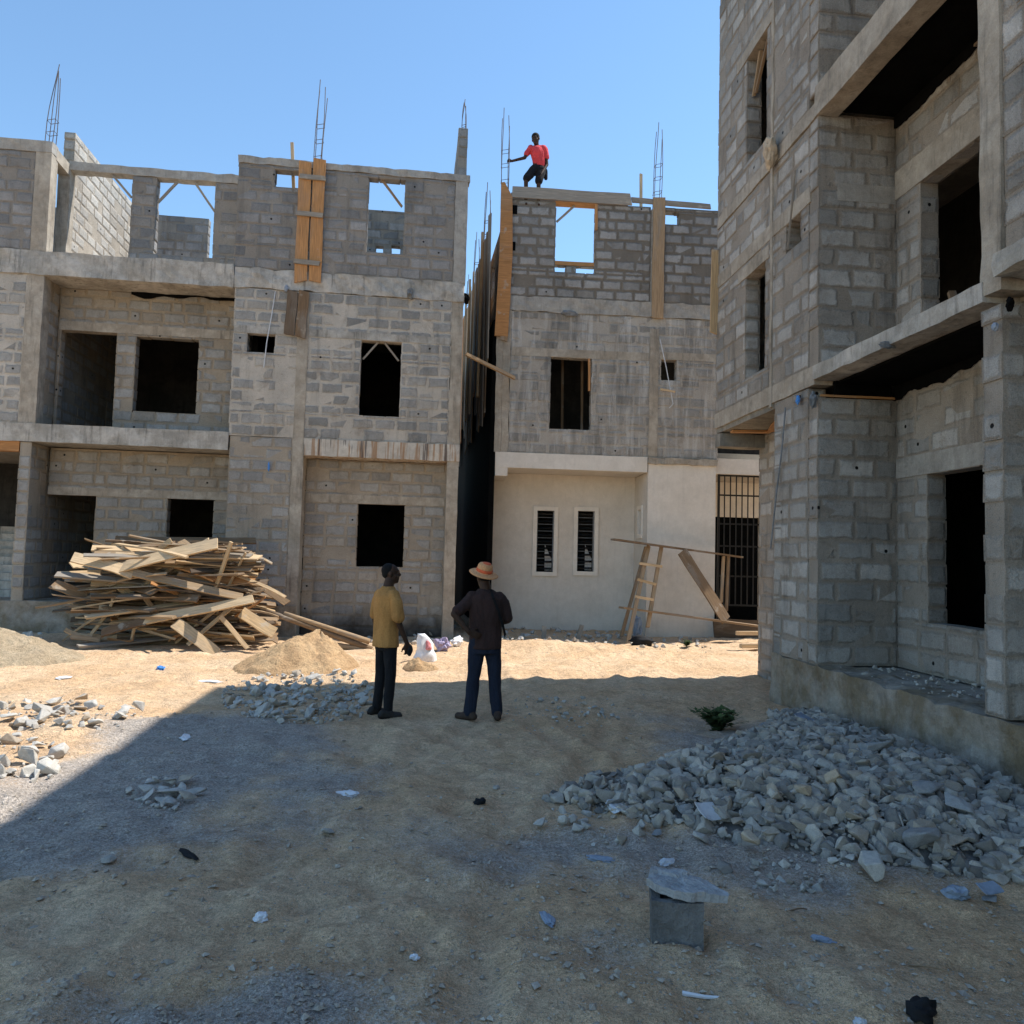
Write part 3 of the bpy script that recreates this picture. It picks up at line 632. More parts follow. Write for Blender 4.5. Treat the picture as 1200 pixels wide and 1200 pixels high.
for a, b in WL:
    u0, u1, z0_, z1_ = a[0], b[0], b[1], a[1]
    wn = empty('louvre_window', ((u0+u1)/2, vr, z0_)); wn.parent = EB
    mb = MB(); frame_ring(mb, -(u1-u0)/2+.002, (u1-u0)/2-.002, .002, z1_-z0_-.002, .10, -.05, .04); mb.build('surround', 'plasterframe', wn)
    mb = MB(); W_ = (u1-u0)/2; n = 9; hh = (z1_-z0_)
    for i in range(n):
        zc = hh*(i+.5)/n; mb.bar((-W_+.03, .09, zc), (W_-.03, .09, zc), .1, .008, up=(0, -.5, 1))
    mb.build('louvre_blades', 'glass', wn)
    mb = MB()
    for i in range(n+1): mb.box(-W_+.005, W_-.005, .045, .055, hh*i/n-.006 if i else .003, hh*i/n+.006)
    for x in (-W_+.015, W_-.015): mb.box(x-.012, x+.012, .04, .06, .0, hh)
    mb.build('burglar_bars', 'greyplastic', wn)
    mb = MB()                                     # pale curtain stuffed behind the louvres
    for i in range(8):
        x0 = W_*.1+i*W_*.1; mb.poly([(x0, .2+.02*(i % 2), .03), (x0+W_*.1, .2+.02*((i+1) % 2), .03), (x0+W_*.1, .2+.02*((i+1) % 2), hh*(.42-.03*i)), (x0, .2+.02*(i % 2), hh*(.45-.03*i))])
    mb.build('curtain', 'paper', wn)
sw = (.55, .85, B.Z(747, 626, .6), B.Z(747, 597, .6))
plain_wall('side_wall', 'plaster', EB, 'v', 1.405, .0, vr+.2, -.3, 3.925, [(sw[0], sw[1], sw[2], sw[3])], .23)
wn = empty('small_window', (1.405, (sw[0]+sw[1])/2, sw[2])); wn.parent = EB
mb = MB(); hw = (sw[1]-sw[0])/2; hh = sw[3]-sw[2]
for q in ((-hw-.1, -hw+.002, -.1, hh+.1), (hw-.002, hw+.1, -.1, hh+.1), (-hw+.002, hw-.002, -.1, .002), (-hw+.002, hw-.002, hh-.002, hh+.1)): mb.box(-.03, .04, q[0], q[1], q[2], q[3])
mb.build('surround', 'plasterframe', wn); box_part('pane', 'glass', wn, .1, .12, -hw, hw, 0, hh)
plain_wall('plastered_wall', 'plaster', EB, 'u', -.012, 1.41, 3.08, -.3, 4.2, [], .3)
plain_wall('side_wall', 'plaster', EB, 'v', 2.85, .29, 2.3, -.3, 4.2, [], .22)
rough_part('mortar_ledge', 'conctan', EB, 1.39, 3.1, -.07, .1, 4.13, 4.27, seg=.1, amp=.03, freq=6)
plain_wall('gate_head', 'plaster', EB, 'u', .22, 3.09, br, B.Z(865, 556, .22), B.Z(865, 538, .22), [], .3)
plain_wall('inner_wall', 'plaster', EB, 'u', 2.4, 2.6, br, -.3, 4.8, [(3.3, 5.2, -.2, 3.05)], .2)
box_part('inner_room', 'black', EB, 3.0, br, 3.7, 3.85, -.2, 4.8); box_part('inner_floor', 'black', EB, 3.1, br, 2.62, 3.68, .02, .06)  # painted black in place of the shade behind the gate
# flank wall along the alley, running back out of square
EF = empty('flank', (-2.43, 0, 0), math.radians(3.8)); EF.name = 'flank_wall'; EF.parent = EB
box_part('black_face', 'black', EF, 0, .125, .02, 11.8, -.3, 7.5)  # one even black over the whole alley face
blockwall('upper_face', EF, 'blkA2', 'v', .15, .05, 11.6, 7.5, 9.9, [(1.4, 2.2, 8.7, 9.6)], seed=47)
def flank_top(d):                        # height of the ragged board edge d metres back along the flank
    an = B.a+math.radians(3.8); o = B.world(-2.43, 0, 0); p = o+np.array([-math.sin(an), math.cos(an), 0])*d
    z = 9.
    for _ in range(8):
        x, y = proj((p[0], p[1], z)); y2 = proj((p[0], p[1], z+1))[1]; z += ((218+(590-x)*3.75)-y)/(y2-y)
    return z
rg = random.Random(5); d = .1; i = 0
while d < 11.2:
    wd = rg.uniform(.28, .6); t = flank_top(d+wd/2)+rg.uniform(-.15, .15); xx = -.05-rg.random()*.06
    plank('formwork_panel', ('woodgrey', 'wood', 'woodgrey', 'woodorange', 'wood')[i % 5], (xx, d+wd/2, rg.uniform(4.9, 6.6)), (xx-rg.uniform(0, .04), d+wd/2, t), wd*1.03, .03, EF, up=(1, 0, 0), rg=rg); d += wd; i += 1
for y in (2.0, 4.45, 5.8, 7.3, 9.25):
    plank('formwork_post', 'woodpale', (-.16, y, 6.), (-.15, y, flank_top(y)+rg.uniform(.1, .5)), .09, .06, EF, up=(1, 0, 0))
for y, h in ((3.4, 12.3), (6.6, 12.2), (9.6, 11.9)): cage('rebar_cage', EF, (.12, y, 9.6), h-9.6, (.0, 0), .18, .4, (.4, .9, 1.4, 1.8), r=.011)
mb = MB(); zc = [B.Z(590, y) for y in (216, 232, 300, 395)]
pl = [(-.20, zc[0]), (-.12, zc[0]+.02), (.08, zc[1]), (.12, zc[2]), (.06, zc[3]), (-.26, zc[3]), (-.2, zc[2])]
for y0 in (-.09,):
    f1 = [(bl-.02+a, y0, z) for a, z in pl]; f2 = [(bl-.02+a, y0+.04, z) for a, z in pl]; n = len(pl)
    mb.add(f1+f2, [tuple(range(n)), tuple(range(n, 2*n))[::-1]]+[(i, i+n, (i+1) % n+n, (i+1) % n) for i in range(n)])
mb.build('formwork_board', 'woodorange', EB)
pa, pb = B.pix(592, 345), B.pix(590, 400); plank('formwork_board', 'wood', (pa[0]+.05, -.07, pa[1]), (pb[0], -.07, pb[1]), .18, .03, EB, up=(0, 1, 0))
rough_part('column', 'conctan', EB, bl-.22, bl-.065, -.03, .25, 4.28, 7.3, seg=.2, amp=.02)
p = B.pix(592, 222); cage('rebar_cage', EB, (p[0], .1, p[1]-.1), B.Z(589, 134)-p[1]+.1, (-.02, 0), .17, .1, (.35, .75, 1.1))
p = B.pix(771, 235); cage('rebar_cage', EB, (p[0], .12, p[1]-.1), B.Z(774, 150)-p[1]+.1, (.05, 0), .17, .3, (.35, .72, 1.05))
for z, x in ((B.Z(600, 288), 601), (B.Z(600, 245), 602)):
    box_part('pocket_shade', 'black', EB, B.U(x-3, 290), B.U(x+3, 290), -.008, .05, z-.12, z+.1)  # pockets are solid black boxes, the colour stands in for their shade
mb = MB(); mb.tube([(VB[0][0]-.05, -.03, 7.2), (VB[0][0]+.1, -.08, 6.5), (VB[0][0]+.28, -.1, 5.6), (VB[0][0]+.2, -.06, 5.5)], .012, 5); mb.build('hanging_cable', 'paper', EB)
pa = B.pix(779, 459); plank('bracket_stick', 'woodpale', (pa[0]-.1, 0, pa[1]+.06), (pa[0]+.16, -.3, pa[1]-.06), .06, .05, EB)
box_part('rear_wall', 'concdark', EB, bl-.9, br, 11.8, 12, -.2, 8)
box_part('partition_wall', 'roomshade', EB, bl+.1, br, 4.0, 4.1, -.2, 7.7)
box_part('floor_slab', 'slabdirt', EB, bl+.05, br, .4, 11.8, 7.76, 8.05)

E_ = empty('distant_house', (0, 33, 0), 0, 'dark wall of another house just visible at the far end of the alley', 'building')
blockwall('wall', E_, 'blkA0', 'u', 0, -3.5, 4.5, -.1, 4.1, seed=90); box_part('roof_slab', 'concdark', E_, -3.5, 4.5, .3, 3, 3.9, 4.08)
# gate between the middle and the right building
vg = .34
g0 = B.pix(841, 700, vg), B.pix(903, 700, vg)
gw = g0[1][0]-g0[0][0]; gzt = B.Z(865, 556, vg)-.01
GW = B.world(g0[0][0], vg, 0)
EG = empty('barred_gate', GW, B.a, 'tall black iron bar gate under the plastered beam beside the right building', 'gate')
mb = MB(); zb = .75
for x in (0, gw): mb.box(x-.025, x+.025, -.025, .025, zb-.75, gzt)
for z in (zb, gzt-.03): mb.box(.025, gw-.025, -.02, .02, z-.02, z+.02)
mb.build('gate_frame', 'iron', EG)
mb = MB()
for i in range(1, 9): mb.box(gw*i/9-.012, gw*i/9+.012, -.012, .012, zb+.02, gzt-.05)
mb.build('bars', 'iron', EG)
mb = MB()
for f_ in (.22, .45, .62, .84): mb.box(.025, gw-.025, .013, .025, zb+(gzt-zb)*f_-.02, zb+(gzt-zb)*f_+.02)
mb.build('cross_rails', 'iron', EG)
tb = at(836, 757, Y=17.75), at(893, 755, Y=17.75)
plank('timber_board', 'wooddark', (tb[0][0], 17.75, .22), (tb[1][0]+.4, 17.7, .22), .46, .05, up=(0, 1, 0), label='brown timber board standing on edge across the foot of the gate', cat='board')
for py, px, lb in ((742, 863, 'upper of two pale poles poking out past the right building corner'), (757, 868, 'lower of two pale poles poking out past the right building corner')):
    a = at(px, py, Y=15.5); b = at(px+60, py, Y=15.8); plank('pale_pole', 'woodpale', a, b, .09, .08, label=lb, cat='pole', group='pale poles by the gate')

# ------------------------------------------------------------------ building on the right (C)
XC = 4.577
EC = empty('tall_block_house', (XC, 0, 0), 0., 'tall raw concrete block house filling the right side, balconies with black soffits', 'building')
xb = 1.01; yr = 8.81; ye = 12.22; xback = 9.0
rough_part('plinth', 'plinth', EC, -.03, .5, 5.4, 10.0, -.4, .6, seg=.09, amp=.035, freq=4)
rough_part('plinth', 'plinth', EC, -.05, .5, -8, 5.39, -.4, .56, seg=.3, amp=.025)
box_part('floor_slab', 'slabdirt', EC, .45, xback, -8, 9.98, -.3, .585)
blockwall('front_pier', EC, 'blkC', 'v', 0., yr+.232, 10.0, .6, 4.0, seed=60)
blockwall('front_pier', EC, 'blkC', 'u', 9.77, .0, .78, -.2, 3.9, seed=61)
blockwall('return_wall', EC, 'blkC', 'u', yr, .0, xb+.02, .6, 3.84, seed=62)
box_part('black_sheet_and_shade', 'black', EC, .24, xb-.04, yr+.03, yr+.06, 3.83, 4.05)  # black panel standing in for the dark gap above the wall
BK0 = (6.85, 8.22, 1.17, 2.87)
blockwall('recess_wall', EC, 'blkC', 'v', xb, -8, yr, .6, 4.03, [BK0], seed=63)
rough_part('lintel', 'concgrey', EC, xb-.01, xb+.2, 6.01, yr-.005, 2.87, 3.11, seg=.25, amp=.007)
blockwall('return_wall', EC, 'blkC', 'u', 5.77, .0, xb, .6, 4.0, seed=64)
blockwall('recess_wall', EC, 'blkC', 'v', .76, 10.0, ye, -.2, 3.93, seed=65)
rough_part('beam', 'concdark', EC, .0, .77, ye-.22, ye, 3.68, 3.9, seg=.2, amp=.012)
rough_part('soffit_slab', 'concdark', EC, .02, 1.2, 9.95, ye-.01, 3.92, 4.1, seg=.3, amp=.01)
plank('soffit_board', 'woodorange', (.1, ye-.45, 3.89), (.72, ye-.5, 3.9), .16, .03, EC)
plank('soffit_board', 'woodorange', (.4, 10.6, 3.89), (.74, ye-.6, 3.9), .2, .03, EC)
# first floor
rough_part('balcony_slab', 'conc', EC, -.035, .35, 5.93, 8.87, 4.05, 4.22, seg=.14, amp=.018)
box_part('floor_slab', 'slabdirt', EC, .3, xback, -8, ye-.05, 4.06, 4.2)
rough_part('ring_beam', 'conctan', EC, -.012, .22, 8.87, ye, 4.0, 4.24, seg=.2, amp=.012)
w2 = (10.32, 11.02, 7.9, 9.55); w1_ = (10.32, 11.02, 4.56, 6.11); vn = (9.26, 9.68, 5.95, 6.34)
blockwall('front_wall', EC, 'blkC', 'v', 0., yr+.232, ye, 4.24, 7.36, [w1_, vn], seed=66)
rough_part('lintel', 'conctan', EC, -.01, .2, 9.0, ye-.02, 6.35, 6.56, seg=.2, amp=.008)
rough_part('lintel', 'conctan', EC, -.01, .2, 10.2, 11.3, 6.11, 6.30, seg=.2, amp=.008)
blockwall('return_wall', EC, 'blkC', 'u', yr, .0, xb+.02, 4.2, 7.4, seed=67)
rough_part('lintel', 'concgrey', EC, .25, xb, yr-.008, yr+.2, 6.3, 6.52, seg=.2, amp=.006)
blockwall('recess_wall', EC, 'blkC', 'v', xb, 5.9, yr, 4.2, 7.4, [(6.8, 8.31, 4.1, 6.35)], seed=68)
rough_part('lintel', 'conctan', EC, xb-.012, xb+.2, 6.01, yr-.005, 6.35, 6.7, seg=.25, amp=.008)
rough_part('column', 'conctan', EC, -.025, .3, 5.73, 5.97, 4.1, 12, seg=.18, amp=.02)
blockwall('return_wall', EC, 'blkC', 'u', 5.75, .3, xb, 4.2, 12, seed=69)
blockwall('front_wall', EC, 'blkC', 'v', 0., -8, 5.73, 4.35, 11.9, [(1.5, 3, 5, 6.4)], seed=70)
rough_part('floor_slab', 'conc', EC, -.12, .4, -8, 5.70, 4.18, 4.36, seg=.12, amp=.03, freq=5)
# second floor and roof
rough_part('beam', 'conctan', EC, -.02, .25, 5.95, 8.87, 7.36, 7.76, seg=.2, amp=.012)
rough_part('ring_beam', 'conctan', EC, -.012, .22, 8.87, ye, 7.36, 7.56, seg=.2, amp=.014)
box_part('floor_slab', 'slabdirt', EC, .28, xback, -8, ye-.05, 7.48, 7.7)
blockwall('front_wall', EC, 'blkC', 'v', 0., yr+.232, ye, 7.56, 11.9, [w2], seed=71)
rough_part('lintel', 'conctan', EC, -.01, .2, 10.1, 11.4, 9.55, 9.75, seg=.2, amp=.008)
blockwall('return_wall', EC, 'blkC', 'u', yr, .0, xb+.02, 7.7, 11.9, seed=72)
blockwall('recess_wall', EC, 'blkC', 'v', xb, 5.9, yr, 7.7, 11.9, [(6.8, 8.31, 7.7, 9.9)], seed=73)
rough_part('pilaster', 'conctan', EC, -.014, .1, 10.07, 10.14, 3.95, 11.9, seg=.2, amp=.012)
mb = MB(); mb.box(-.1, xback, -8, 12.55, 11.9, 12.1); mb.build('roof_slab', 'conc', EC)  # far overhang is unseen, added to push out the ground shadow
blockwall('end_wall', EC, 'blkC', 'u', ye-.23, .235, xback, 4.1, 11.9, seed=74)
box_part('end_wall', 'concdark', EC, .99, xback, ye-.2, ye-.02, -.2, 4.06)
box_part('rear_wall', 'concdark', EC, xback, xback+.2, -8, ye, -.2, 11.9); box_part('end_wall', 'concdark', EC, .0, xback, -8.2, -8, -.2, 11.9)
for a, b in ((.59, 4.05), (4.2, 7.46), (7.72, 11.88)): box_part('partition_wall', 'roomshade', EC, 3.2, 3.3, -8, ye-.25, a, b)
# black sheeting left on the soffits, torn where it meets the walls
def soffit(z, seed, y0=5.98, y1=8.80, x0=.27):
    mb = MB(); rg = random.Random(seed)
    mb.box(x0, xb-.03, y0, y1, z-.03, z)
    n = 70; drop = []
    for i in range(n+1):
        t = i/n; drop.append(.08+.12*t+.10*mnoise.noise(Vector((t*3.1, seed, 0)))+.035*mnoise.noise(Vector((t*14, seed, 3)))+.03*mnoise.noise(Vector((t*40, seed, 3))))
    for i in range(n):
        ya, yb = y0+(y1-y0)*i/n, y0+(y1-y0)*(i+1)/n
        mb.poly([(xb-.025, ya, z-drop[i]), (xb-.025, yb, z-drop[i+1]), (xb-.025, yb, z), (xb-.025, ya, z)])
        mb.poly([(xb-.012, ya, z-drop[i]), (xb-.012, yb, z-drop[i+1]), (xb-.025, yb, z-drop[i+1]), (xb-.025, ya, z-drop[i])])
    mb.build('black_sheet_and_shade', 'black', EC)
soffit(4.045, 3); soffit(7.455, 8)
plank('soffit_board', 'wooddark', (.95, 7.2, 7.26), (.92, 6.0, 7.18), .16, .03, EC)
plank('soffit_board', 'woodorange', (.03, 8.80, 3.85), (xb-.03, 8.80, 3.855), .025, .03, EC, up=(0, 1, 0))
plank('window_brace', 'wood', (.10, 10.75, 9.52), (.09, 10.98, 8.95), .05, .04, EC)
plank('window_brace', 'wood', (.08, 10.45, 9.50), (.1, 10.93, 8.97), .04, .04, EC)
plank('vent_stick', 'woodgrey', (-.03, 9.36, 6.95), (-.01, 9.60, 5.98), .022, .02, EC)
plank('loose_stick', 'wood', (xb+.25, 7.9, 4.25), (xb+.3, 8.2, 5.0), .08, .05, EC)
plank('formwork_board', 'woodpale', (-.06, ye-.03, 5.6), (-.05, ye-.05, 7.0), .12, .04, EC, up=(0, 1, 0))
mb = MB(); mb.tube([(-.04, 9.58, 3.85), (-.05, 9.66, 3.3), (-.06, 9.8, 2.7), (-.04, 10.0, 2.0)], .011, 5); mb.build('hanging_cable', 'greyplastic', EC)

# ------------------------------------------------------------------ loose cloths and plastic caught on the buildings
def crumple(name, mat, loc, size, seed, label, cat, group=None, sq=(1, 1, .6), sub=3, parent=None, amp=.45):
    bm = bmesh.new(); bmesh.ops.create_icosphere(bm, subdivisions=sub, radius=1)
    off = Vector((seed*3.7, seed*1.3, seed*7.1))
    for v in bm.verts:
        n = v.co.normalized(); k = 1+amp*mnoise.noise(n*1.6+off)+amp*.6*mnoise.noise(n*3.6+off)+amp*.35*mnoise.noise(n*8+off)
        v.co = Vector((n.x*sq[0], n.y*sq[1], n.z*sq[2]))*k*size
    me = bpy.data.meshes.new(name); bm.to_mesh(me); bm.free(); me.materials.append(M[mat])
    o = bpy.data.objects.new(name, me); COL.objects.link(o); o.location = loc; o.rotation_euler = (0, 0, seed)
    if parent: o.parent = parent
    if mat == 'blackcloth': me.polygons.foreach_set('use_smooth', [True]*len(me.polygons))
    return tag(o, label, cat, group)
def onC(px, py, x=XC-.05): return at(px, py, X=x)
crumple('plastic_scrap', 'blue', onC(935, 469), .045, 3, 'bright blue plastic scrap stuck on the right building by the balcony', 'plastic scrap', sq=(.5, 1, 1.3))
crumple('plastic_bag', 'greyplastic', onC(953, 468), .06, 5, 'dark grey plastic bag hanging at the left end of the lower balcony', 'plastic bag', sq=(.5, .8, 1.6))
crumple('plastic_bag', 'bluegrey', onC(1166, 383, XC-.06), .035, 6, 'pale blue plastic bag stuffed under the broken slab at the right column', 'plastic bag', sq=(.6, 1, 1))
crumple('plastic_bag', 'greyplastic', onC(1040, 404), .06, 8, 'small grey plastic bag caught on the front edge of the lower balcony slab', 'plastic bag', sq=(.4, 1.6, .6))
crumple('plastic_bag', 'black', onC(1184, 356, XC-.10), .05, 12, 'black plastic bag hanging under the broken slab at the right edge', 'plastic bag', sq=(.6, 1, 1.2))
o = crumple('sagging_sack', 'stonetan', onC(902, 178, XC-.12), .16, 9, 'tan cement sack hanging below the top window of the right building', 'sack', sq=(.6, .9, 1.3), amp=.3)
def onA(px, py, v=-.06):
    u, z = A.pix(px, py, v); return A.world(u, v, z)
def onB(px, py, v=-.06):
    u, z = B.pix(px, py, v); return B.world(u, v, z)
crumple('plastic_bag', 'greyplastic', onA(481, 345), .15, 14, 'dark grey plastic bag caught on the left building above its window', 'plastic bag', sq=(1.2, .4, .7))
crumple('plastic_scrap', 'bluegrey', onA(335, 338), .07, 15, 'dull blue plastic scrap above the dark board on the left building', 'plastic scrap', sq=(.8, .4, 1))
crumple('plastic_scrap', 'blue', onA(315, 547), .05, 17, 'thin blue plastic strip hanging on the left building block pier', 'plastic scrap', sq=(.5, .4, 2))
crumple('plastic_bag', 'black', onA(546, 350, .05), .12, 18, 'black plastic bag dangling from the right corner of the left building', 'plastic bag', sq=(.7, .6, 1))
crumple('plastic_bag', 'greyplastic', onB(668, 367), .12, 19, 'grey plastic sheet scrap caught on the middle building above its dark window', 'plastic bag', sq=(1.7, .4, .5))
a = onA(546, 415, .3); b = onB(603, 443, -.1); plank('wooden_pole', 'wood', a, b, .08, .07, label='single wooden pole wedged across the gap between left and middle buildings', cat='pole')

# ------------------------------------------------------------------ scaffold beside the plastered wall
def onY(px, py, Y): return at(px, py, Y=Y)
LD = empty('ladder', at(747, 748, Y=17.0)*np.array([1, 1, 0]), 0., 'rough home made wooden ladder leaning on the plastered wall', 'ladder')
lo = np.array(LD.location)
def lp(px, py, Y): return Vector(at(px, py, Y=Y)-lo)
Lb, Lt, Rb, Rt = lp(735, 756, 16.5), lp(760, 640, 17.7), lp(759, 735, 16.9), lp(775, 641, 17.7)
plank('stile', 'wood', Lb, Lt, .085, .06, LD, up=(0, 1, 0)); plank('stile', 'wood', Rb, Rt, .085, .06, LD, up=(0, 1, 0))
for a, b in (((749, 660), (776, 664)), ((747, 679), (769, 685)), ((744, 699), (766, 703))):
    ty = lambda y: 16.75+(735-y)/95*.9
    plank('rung', 'woodpale', lp(a[0], a[1], ty(a[1])-.05), lp(b[0], b[1], ty(b[1])-.05), .06, .045, LD, up=(0, 1, 0))
plank('scaffold_post', 'wood', at(728, 746, Y=17.2), at(757, 641, Y=17.65), .07, .06, up=(0, 1, 0), label='thin slanting pole just left of the ladder', cat='pole')
plank('scaffold_plank', 'wood', at(718, 632, Y=17.62), at(870, 653, Y=17.5), .22, .04, label='long upper scaffold plank resting on the ladder top', cat='plank')
plank('scaffold_plank', 'wood', at(728, 712, Y=17.0), at(890, 734, Y=17.0), .22, .045, label='long lower scaffold plank crossing the ladder near the ground', cat='plank')
plank('diagonal_plank', 'wood', at(799, 646, Y=17.4), at(851, 727, Y=17.0), .26, .05, up=(.35, -1, 0), label='wide diagonal plank propped under the upper scaffold plank', cat='plank')
plank('scaffold_post', 'wood', at(848, 652, Y=17.52), at(845, 706, Y=17.3), .06, .06, up=(0, 1, 0), label='left one of two thin upright posts in front of the gate', cat='post')
plank('scaffold_post', 'wood', at(853.5, 652, Y=17.55), at(851, 716, Y=17.35), .06, .06, up=(0, 1, 0), label='right one of two thin upright posts in front of the gate', cat='post')
for px, h, lb in ((637, .26, 'short wooden stake standing in the rubble under the louvre windows'), (676, .3, 'leaning wooden stake in the rubble, left of the ladder')):
    p = at(px, 746, Y=17.2); plank('stake', 'woodgrey', (p[0], 17.2, -.1), (p[0]+(.12 if px > 650 else .02), 17.25, h), .1, .04, up=(0, 1, 0), label=lb, cat='stake')

# ------------------------------------------------------------------ wood pile
PG = 'planks in the wood pile'
prg = random.Random(8)
def XA(px, y, Y): return at(px, y, Y=Y)
key = [((85, 653), (158, 673), 14.75, .22, 'woodpale', 'broad pale board at the upper left corner of the wood pile'),
       ((140, 665), (255, 637), 14.7, .25, 'woodpale', 'broad pale plank rising to the right on top of the wood pile'),
       ((156, 671), (284, 700), 14.62, .15, 'wood', 'long brown plank falling to the right across the pile middle'),
       ((170, 727), (297, 702), 14.5, .18, 'woodpale', 'long pale plank rising to the right low across the pile front'),
       ((119, 742), (172, 728), 14.5, .17, 'wood', 'brown plank rising toward the right at the pile lower left'),
       ((205, 730), (254, 767), 14.35, .22, 'woodpale', 'short pale plank leaning to the ground at the pile foot'),
       ((271, 635), (253, 688), 14.55, .07, 'woodpale', 'thin bent batten standing upright against the pile right side'),
       ((62, 684), (100, 700), 14.8, .2, 'wood', 'splintered board end sticking out left of the pile'),
       ((258, 722), (290, 760), 14.45, .08, 'woodpale', 'narrow batten sloping down at the pile right front'),
       ((283, 717), (322, 742), 14.4, .22, 'woodpale', 'broad pale offcut at the right front of the pile'),
       ((135, 632), (300, 634), 15.9, .16, 'wood', 'dark long batten lying along the very top of the pile'),
       ((72, 674), (118, 672), 14.7, .16, 'woodpale', 'pale plank end jutting from the pile left side')]
for a, b, Y, wd, m, lb in key:
    plank('plank', m, XA(a[0], a[1], Y), XA(b[0], b[1], Y+prg.uniform(-.2, .35)), wd, .035, up=(0, -.75, .65), bend=prg.uniform(-.03, .05), rg=prg, label=lb, cat='plank', group=PG)
N = 165
for i in range(N):
    t = (i+.5)/N; z = .03+1.84*t**.92+prg.uniform(-.03, .03)
    depth = prg.random()**1.2; Y = 14.75+.15*t+depth*(1.75-.75*t)
    pyy = 762-(z/2.05)*126
    lpx = 70+(8 if z < 1.2 else 25+45*(z-1.2)); rpx = 322-40*max(0, z-1.0)**1.3
    if z < .35: lpx += 20
    L = prg.uniform(1.0, 3.3)
    xl, xr = XA(lpx, pyy, Y)[0], XA(rpx, pyy, Y)[0]; L = min(L, xr-xl)
    x0 = xl+(xr-xl-L)*prg.choice((0, .05, prg.random(), prg.random(), .9, 1.0))+prg.uniform(-.12, .12)
    yaw = prg.gauss(0, .26); tilt = prg.gauss(0, .10)
    p = Vector((x0, Y-math.sin(yaw)*L/2, z-tilt*L/2)); q = Vector((x0+L*math.cos(yaw), Y+math.sin(yaw)*L/2, z+tilt*L/2))
    p.z = max(p.z, .03); q.z = max(q.z, .03)
    plank('plank', prg.choice(('wood', 'wood', 'wood', 'woodpale', 'woodgrey', 'wooddark')), p, q, prg.choice((.05, .07, .09, .12, .16, .22)), prg.uniform(.018, .04), up=(0, prg.gauss(-.25, .35), 1), bend=prg.uniform(-.02, .06), rg=prg,
          label='loose sawn plank stacked among many others in the big wood pile', cat='plank', group=PG)
for i in range(62):                     # short ends and broken pieces thrown on the face of the pile
    z = prg.uniform(.15, 1.85); pyy = 762-(z/2.05)*126; px_ = prg.uniform(85, 315-30*max(0, z-1)); Y = 14.72+.18*z+prg.uniform(-.12, .3)
    L = prg.uniform(.35, 1.4); an = prg.gauss(0, .5); c = Vector(at(px_, pyy, Y=Y)); d = Vector((math.cos(an), prg.uniform(-.3, .3), math.sin(an))).normalized()
    p, q = c-d*L/2, c+d*L/2; lift_ = max(0, .04-min(p.z, q.z)); p.z += lift_; q.z += lift_
    plank('plank', prg.choice(('wood', 'woodpale', 'woodpale', 'woodorange')), p, q, prg.choice((.04, .06, .09, .14)), prg.uniform(.015, .035), up=(0, prg.uniform(-1, -.2), .7), bend=prg.uniform(-.07, .08), rg=prg,
          label='short broken board lying askew on the face of the big wood pile', cat='plank', group='broken boards on the face of the wood pile')
for a, b, lb in (((312, 716), (436, 761), 'lowest crossing of the long round poles right of the wood pile'), ((333, 719), (433, 752), 'rearmost long round pole sloping right from the wood pile'), ((343, 748), (438, 763), 'shorter near level round pole lying behind the sand heap')):
    mb = MB(); Y = 14.9; pa, pb = at(*a, Y=Y), at(*b, Y=Y-.2); n = 6
    pts = [(pa+(pb-pa)*t/n) for t in range(n+1)]; mb.tube([p-pa for p in pts], .045, 8, .055)
    o = mb.build('round_pole', 'wood', None, pa, smooth=True); tag(o, lb, 'pole', 'round poles by the wood pile')

# ------------------------------------------------------------------ heaps of sand and gravel
def heap(name, mat, cx, cy, rx, ry, h, seed, label, cat, power=1.3, skew=(0, 0)):
    mb = MB(); nr, na = 40, 110; vs = []; fs = []
    for i in range(nr+1):
        r = i/nr
        for k in range(na):
            a = 2*PI*k/na; edge = 1+.22*mnoise.noise(Vector((math.cos(a)*1.4, math.sin(a)*1.4, seed)))
            x = math.cos(a)*rx*r*edge+skew[0]*(1-r); y = math.sin(a)*ry*r*edge+skew[1]*(1-r)
            rr_ = math.sqrt(r*r+.018*(1-r)); z = h*max(0, 1-rr_)*(1-.2*(1-rr_))/.8*(1+.25*mnoise.noise(Vector((math.cos(a)*1.1, math.sin(a)*1.1, seed+4)))) if r < 1 else 0
            z += (.07*mnoise.noise(Vector((x*2, y*2, seed)))+.04*mnoise.noise(Vector((x*5, y*5, seed)))+.035*mnoise.noise(Vector((x*10, y*10, seed)))+.02*mnoise.noise(Vector((x*22, y*22, seed))))*min(1, (1-r)*4)
            vs.append((x, y, z+GZ(cx+x, cy+y)-.05*(r > .97)))
    for i in range(nr):
        for k in range(na): fs.append((i*na+k, (i+1)*na+k, (i+1)*na+(k+1) % na, i*na+(k+1) % na))
    mb.add(vs, fs); o = mb.build(name, mat, None, (cx, cy, 0), smooth=True); return tag(o, label, cat)
def earth(name, a, b, sc=45, bump=.02):
    t = NT(name); n1 = t.noise(3, 5, .6); n2 = t.noise(sc, 4, .75); n3 = t.noise(11, 4, .65)
    c = t.mix(t.step(n1, .35, .65), a, b); c = t.mul(c, t.rng(n2, .3, .7, .7, 1.22)); c = t.mul(c, t.rng(n3, .3, .7, .78, 1.12)); c = t.mul(c, t.math('SUBTRACT', 1., t.math('MULTIPLY', t.step(t.noise(14, 3, .7), .62, .7), .45)))
    return t.done(c, t.math('ADD', n2, t.math('MULTIPLY', n3, 1.5)), bump*1.5, 1.)
M['sand'] = earth('brown_sand', (.52, .33, .175), (.60, .405, .225)); M['gritheap'] = earth('pale_grit', (.58, .44, .285), (.66, .52, .35), 70, .03)
p = at(352, 740, Y=12.6)
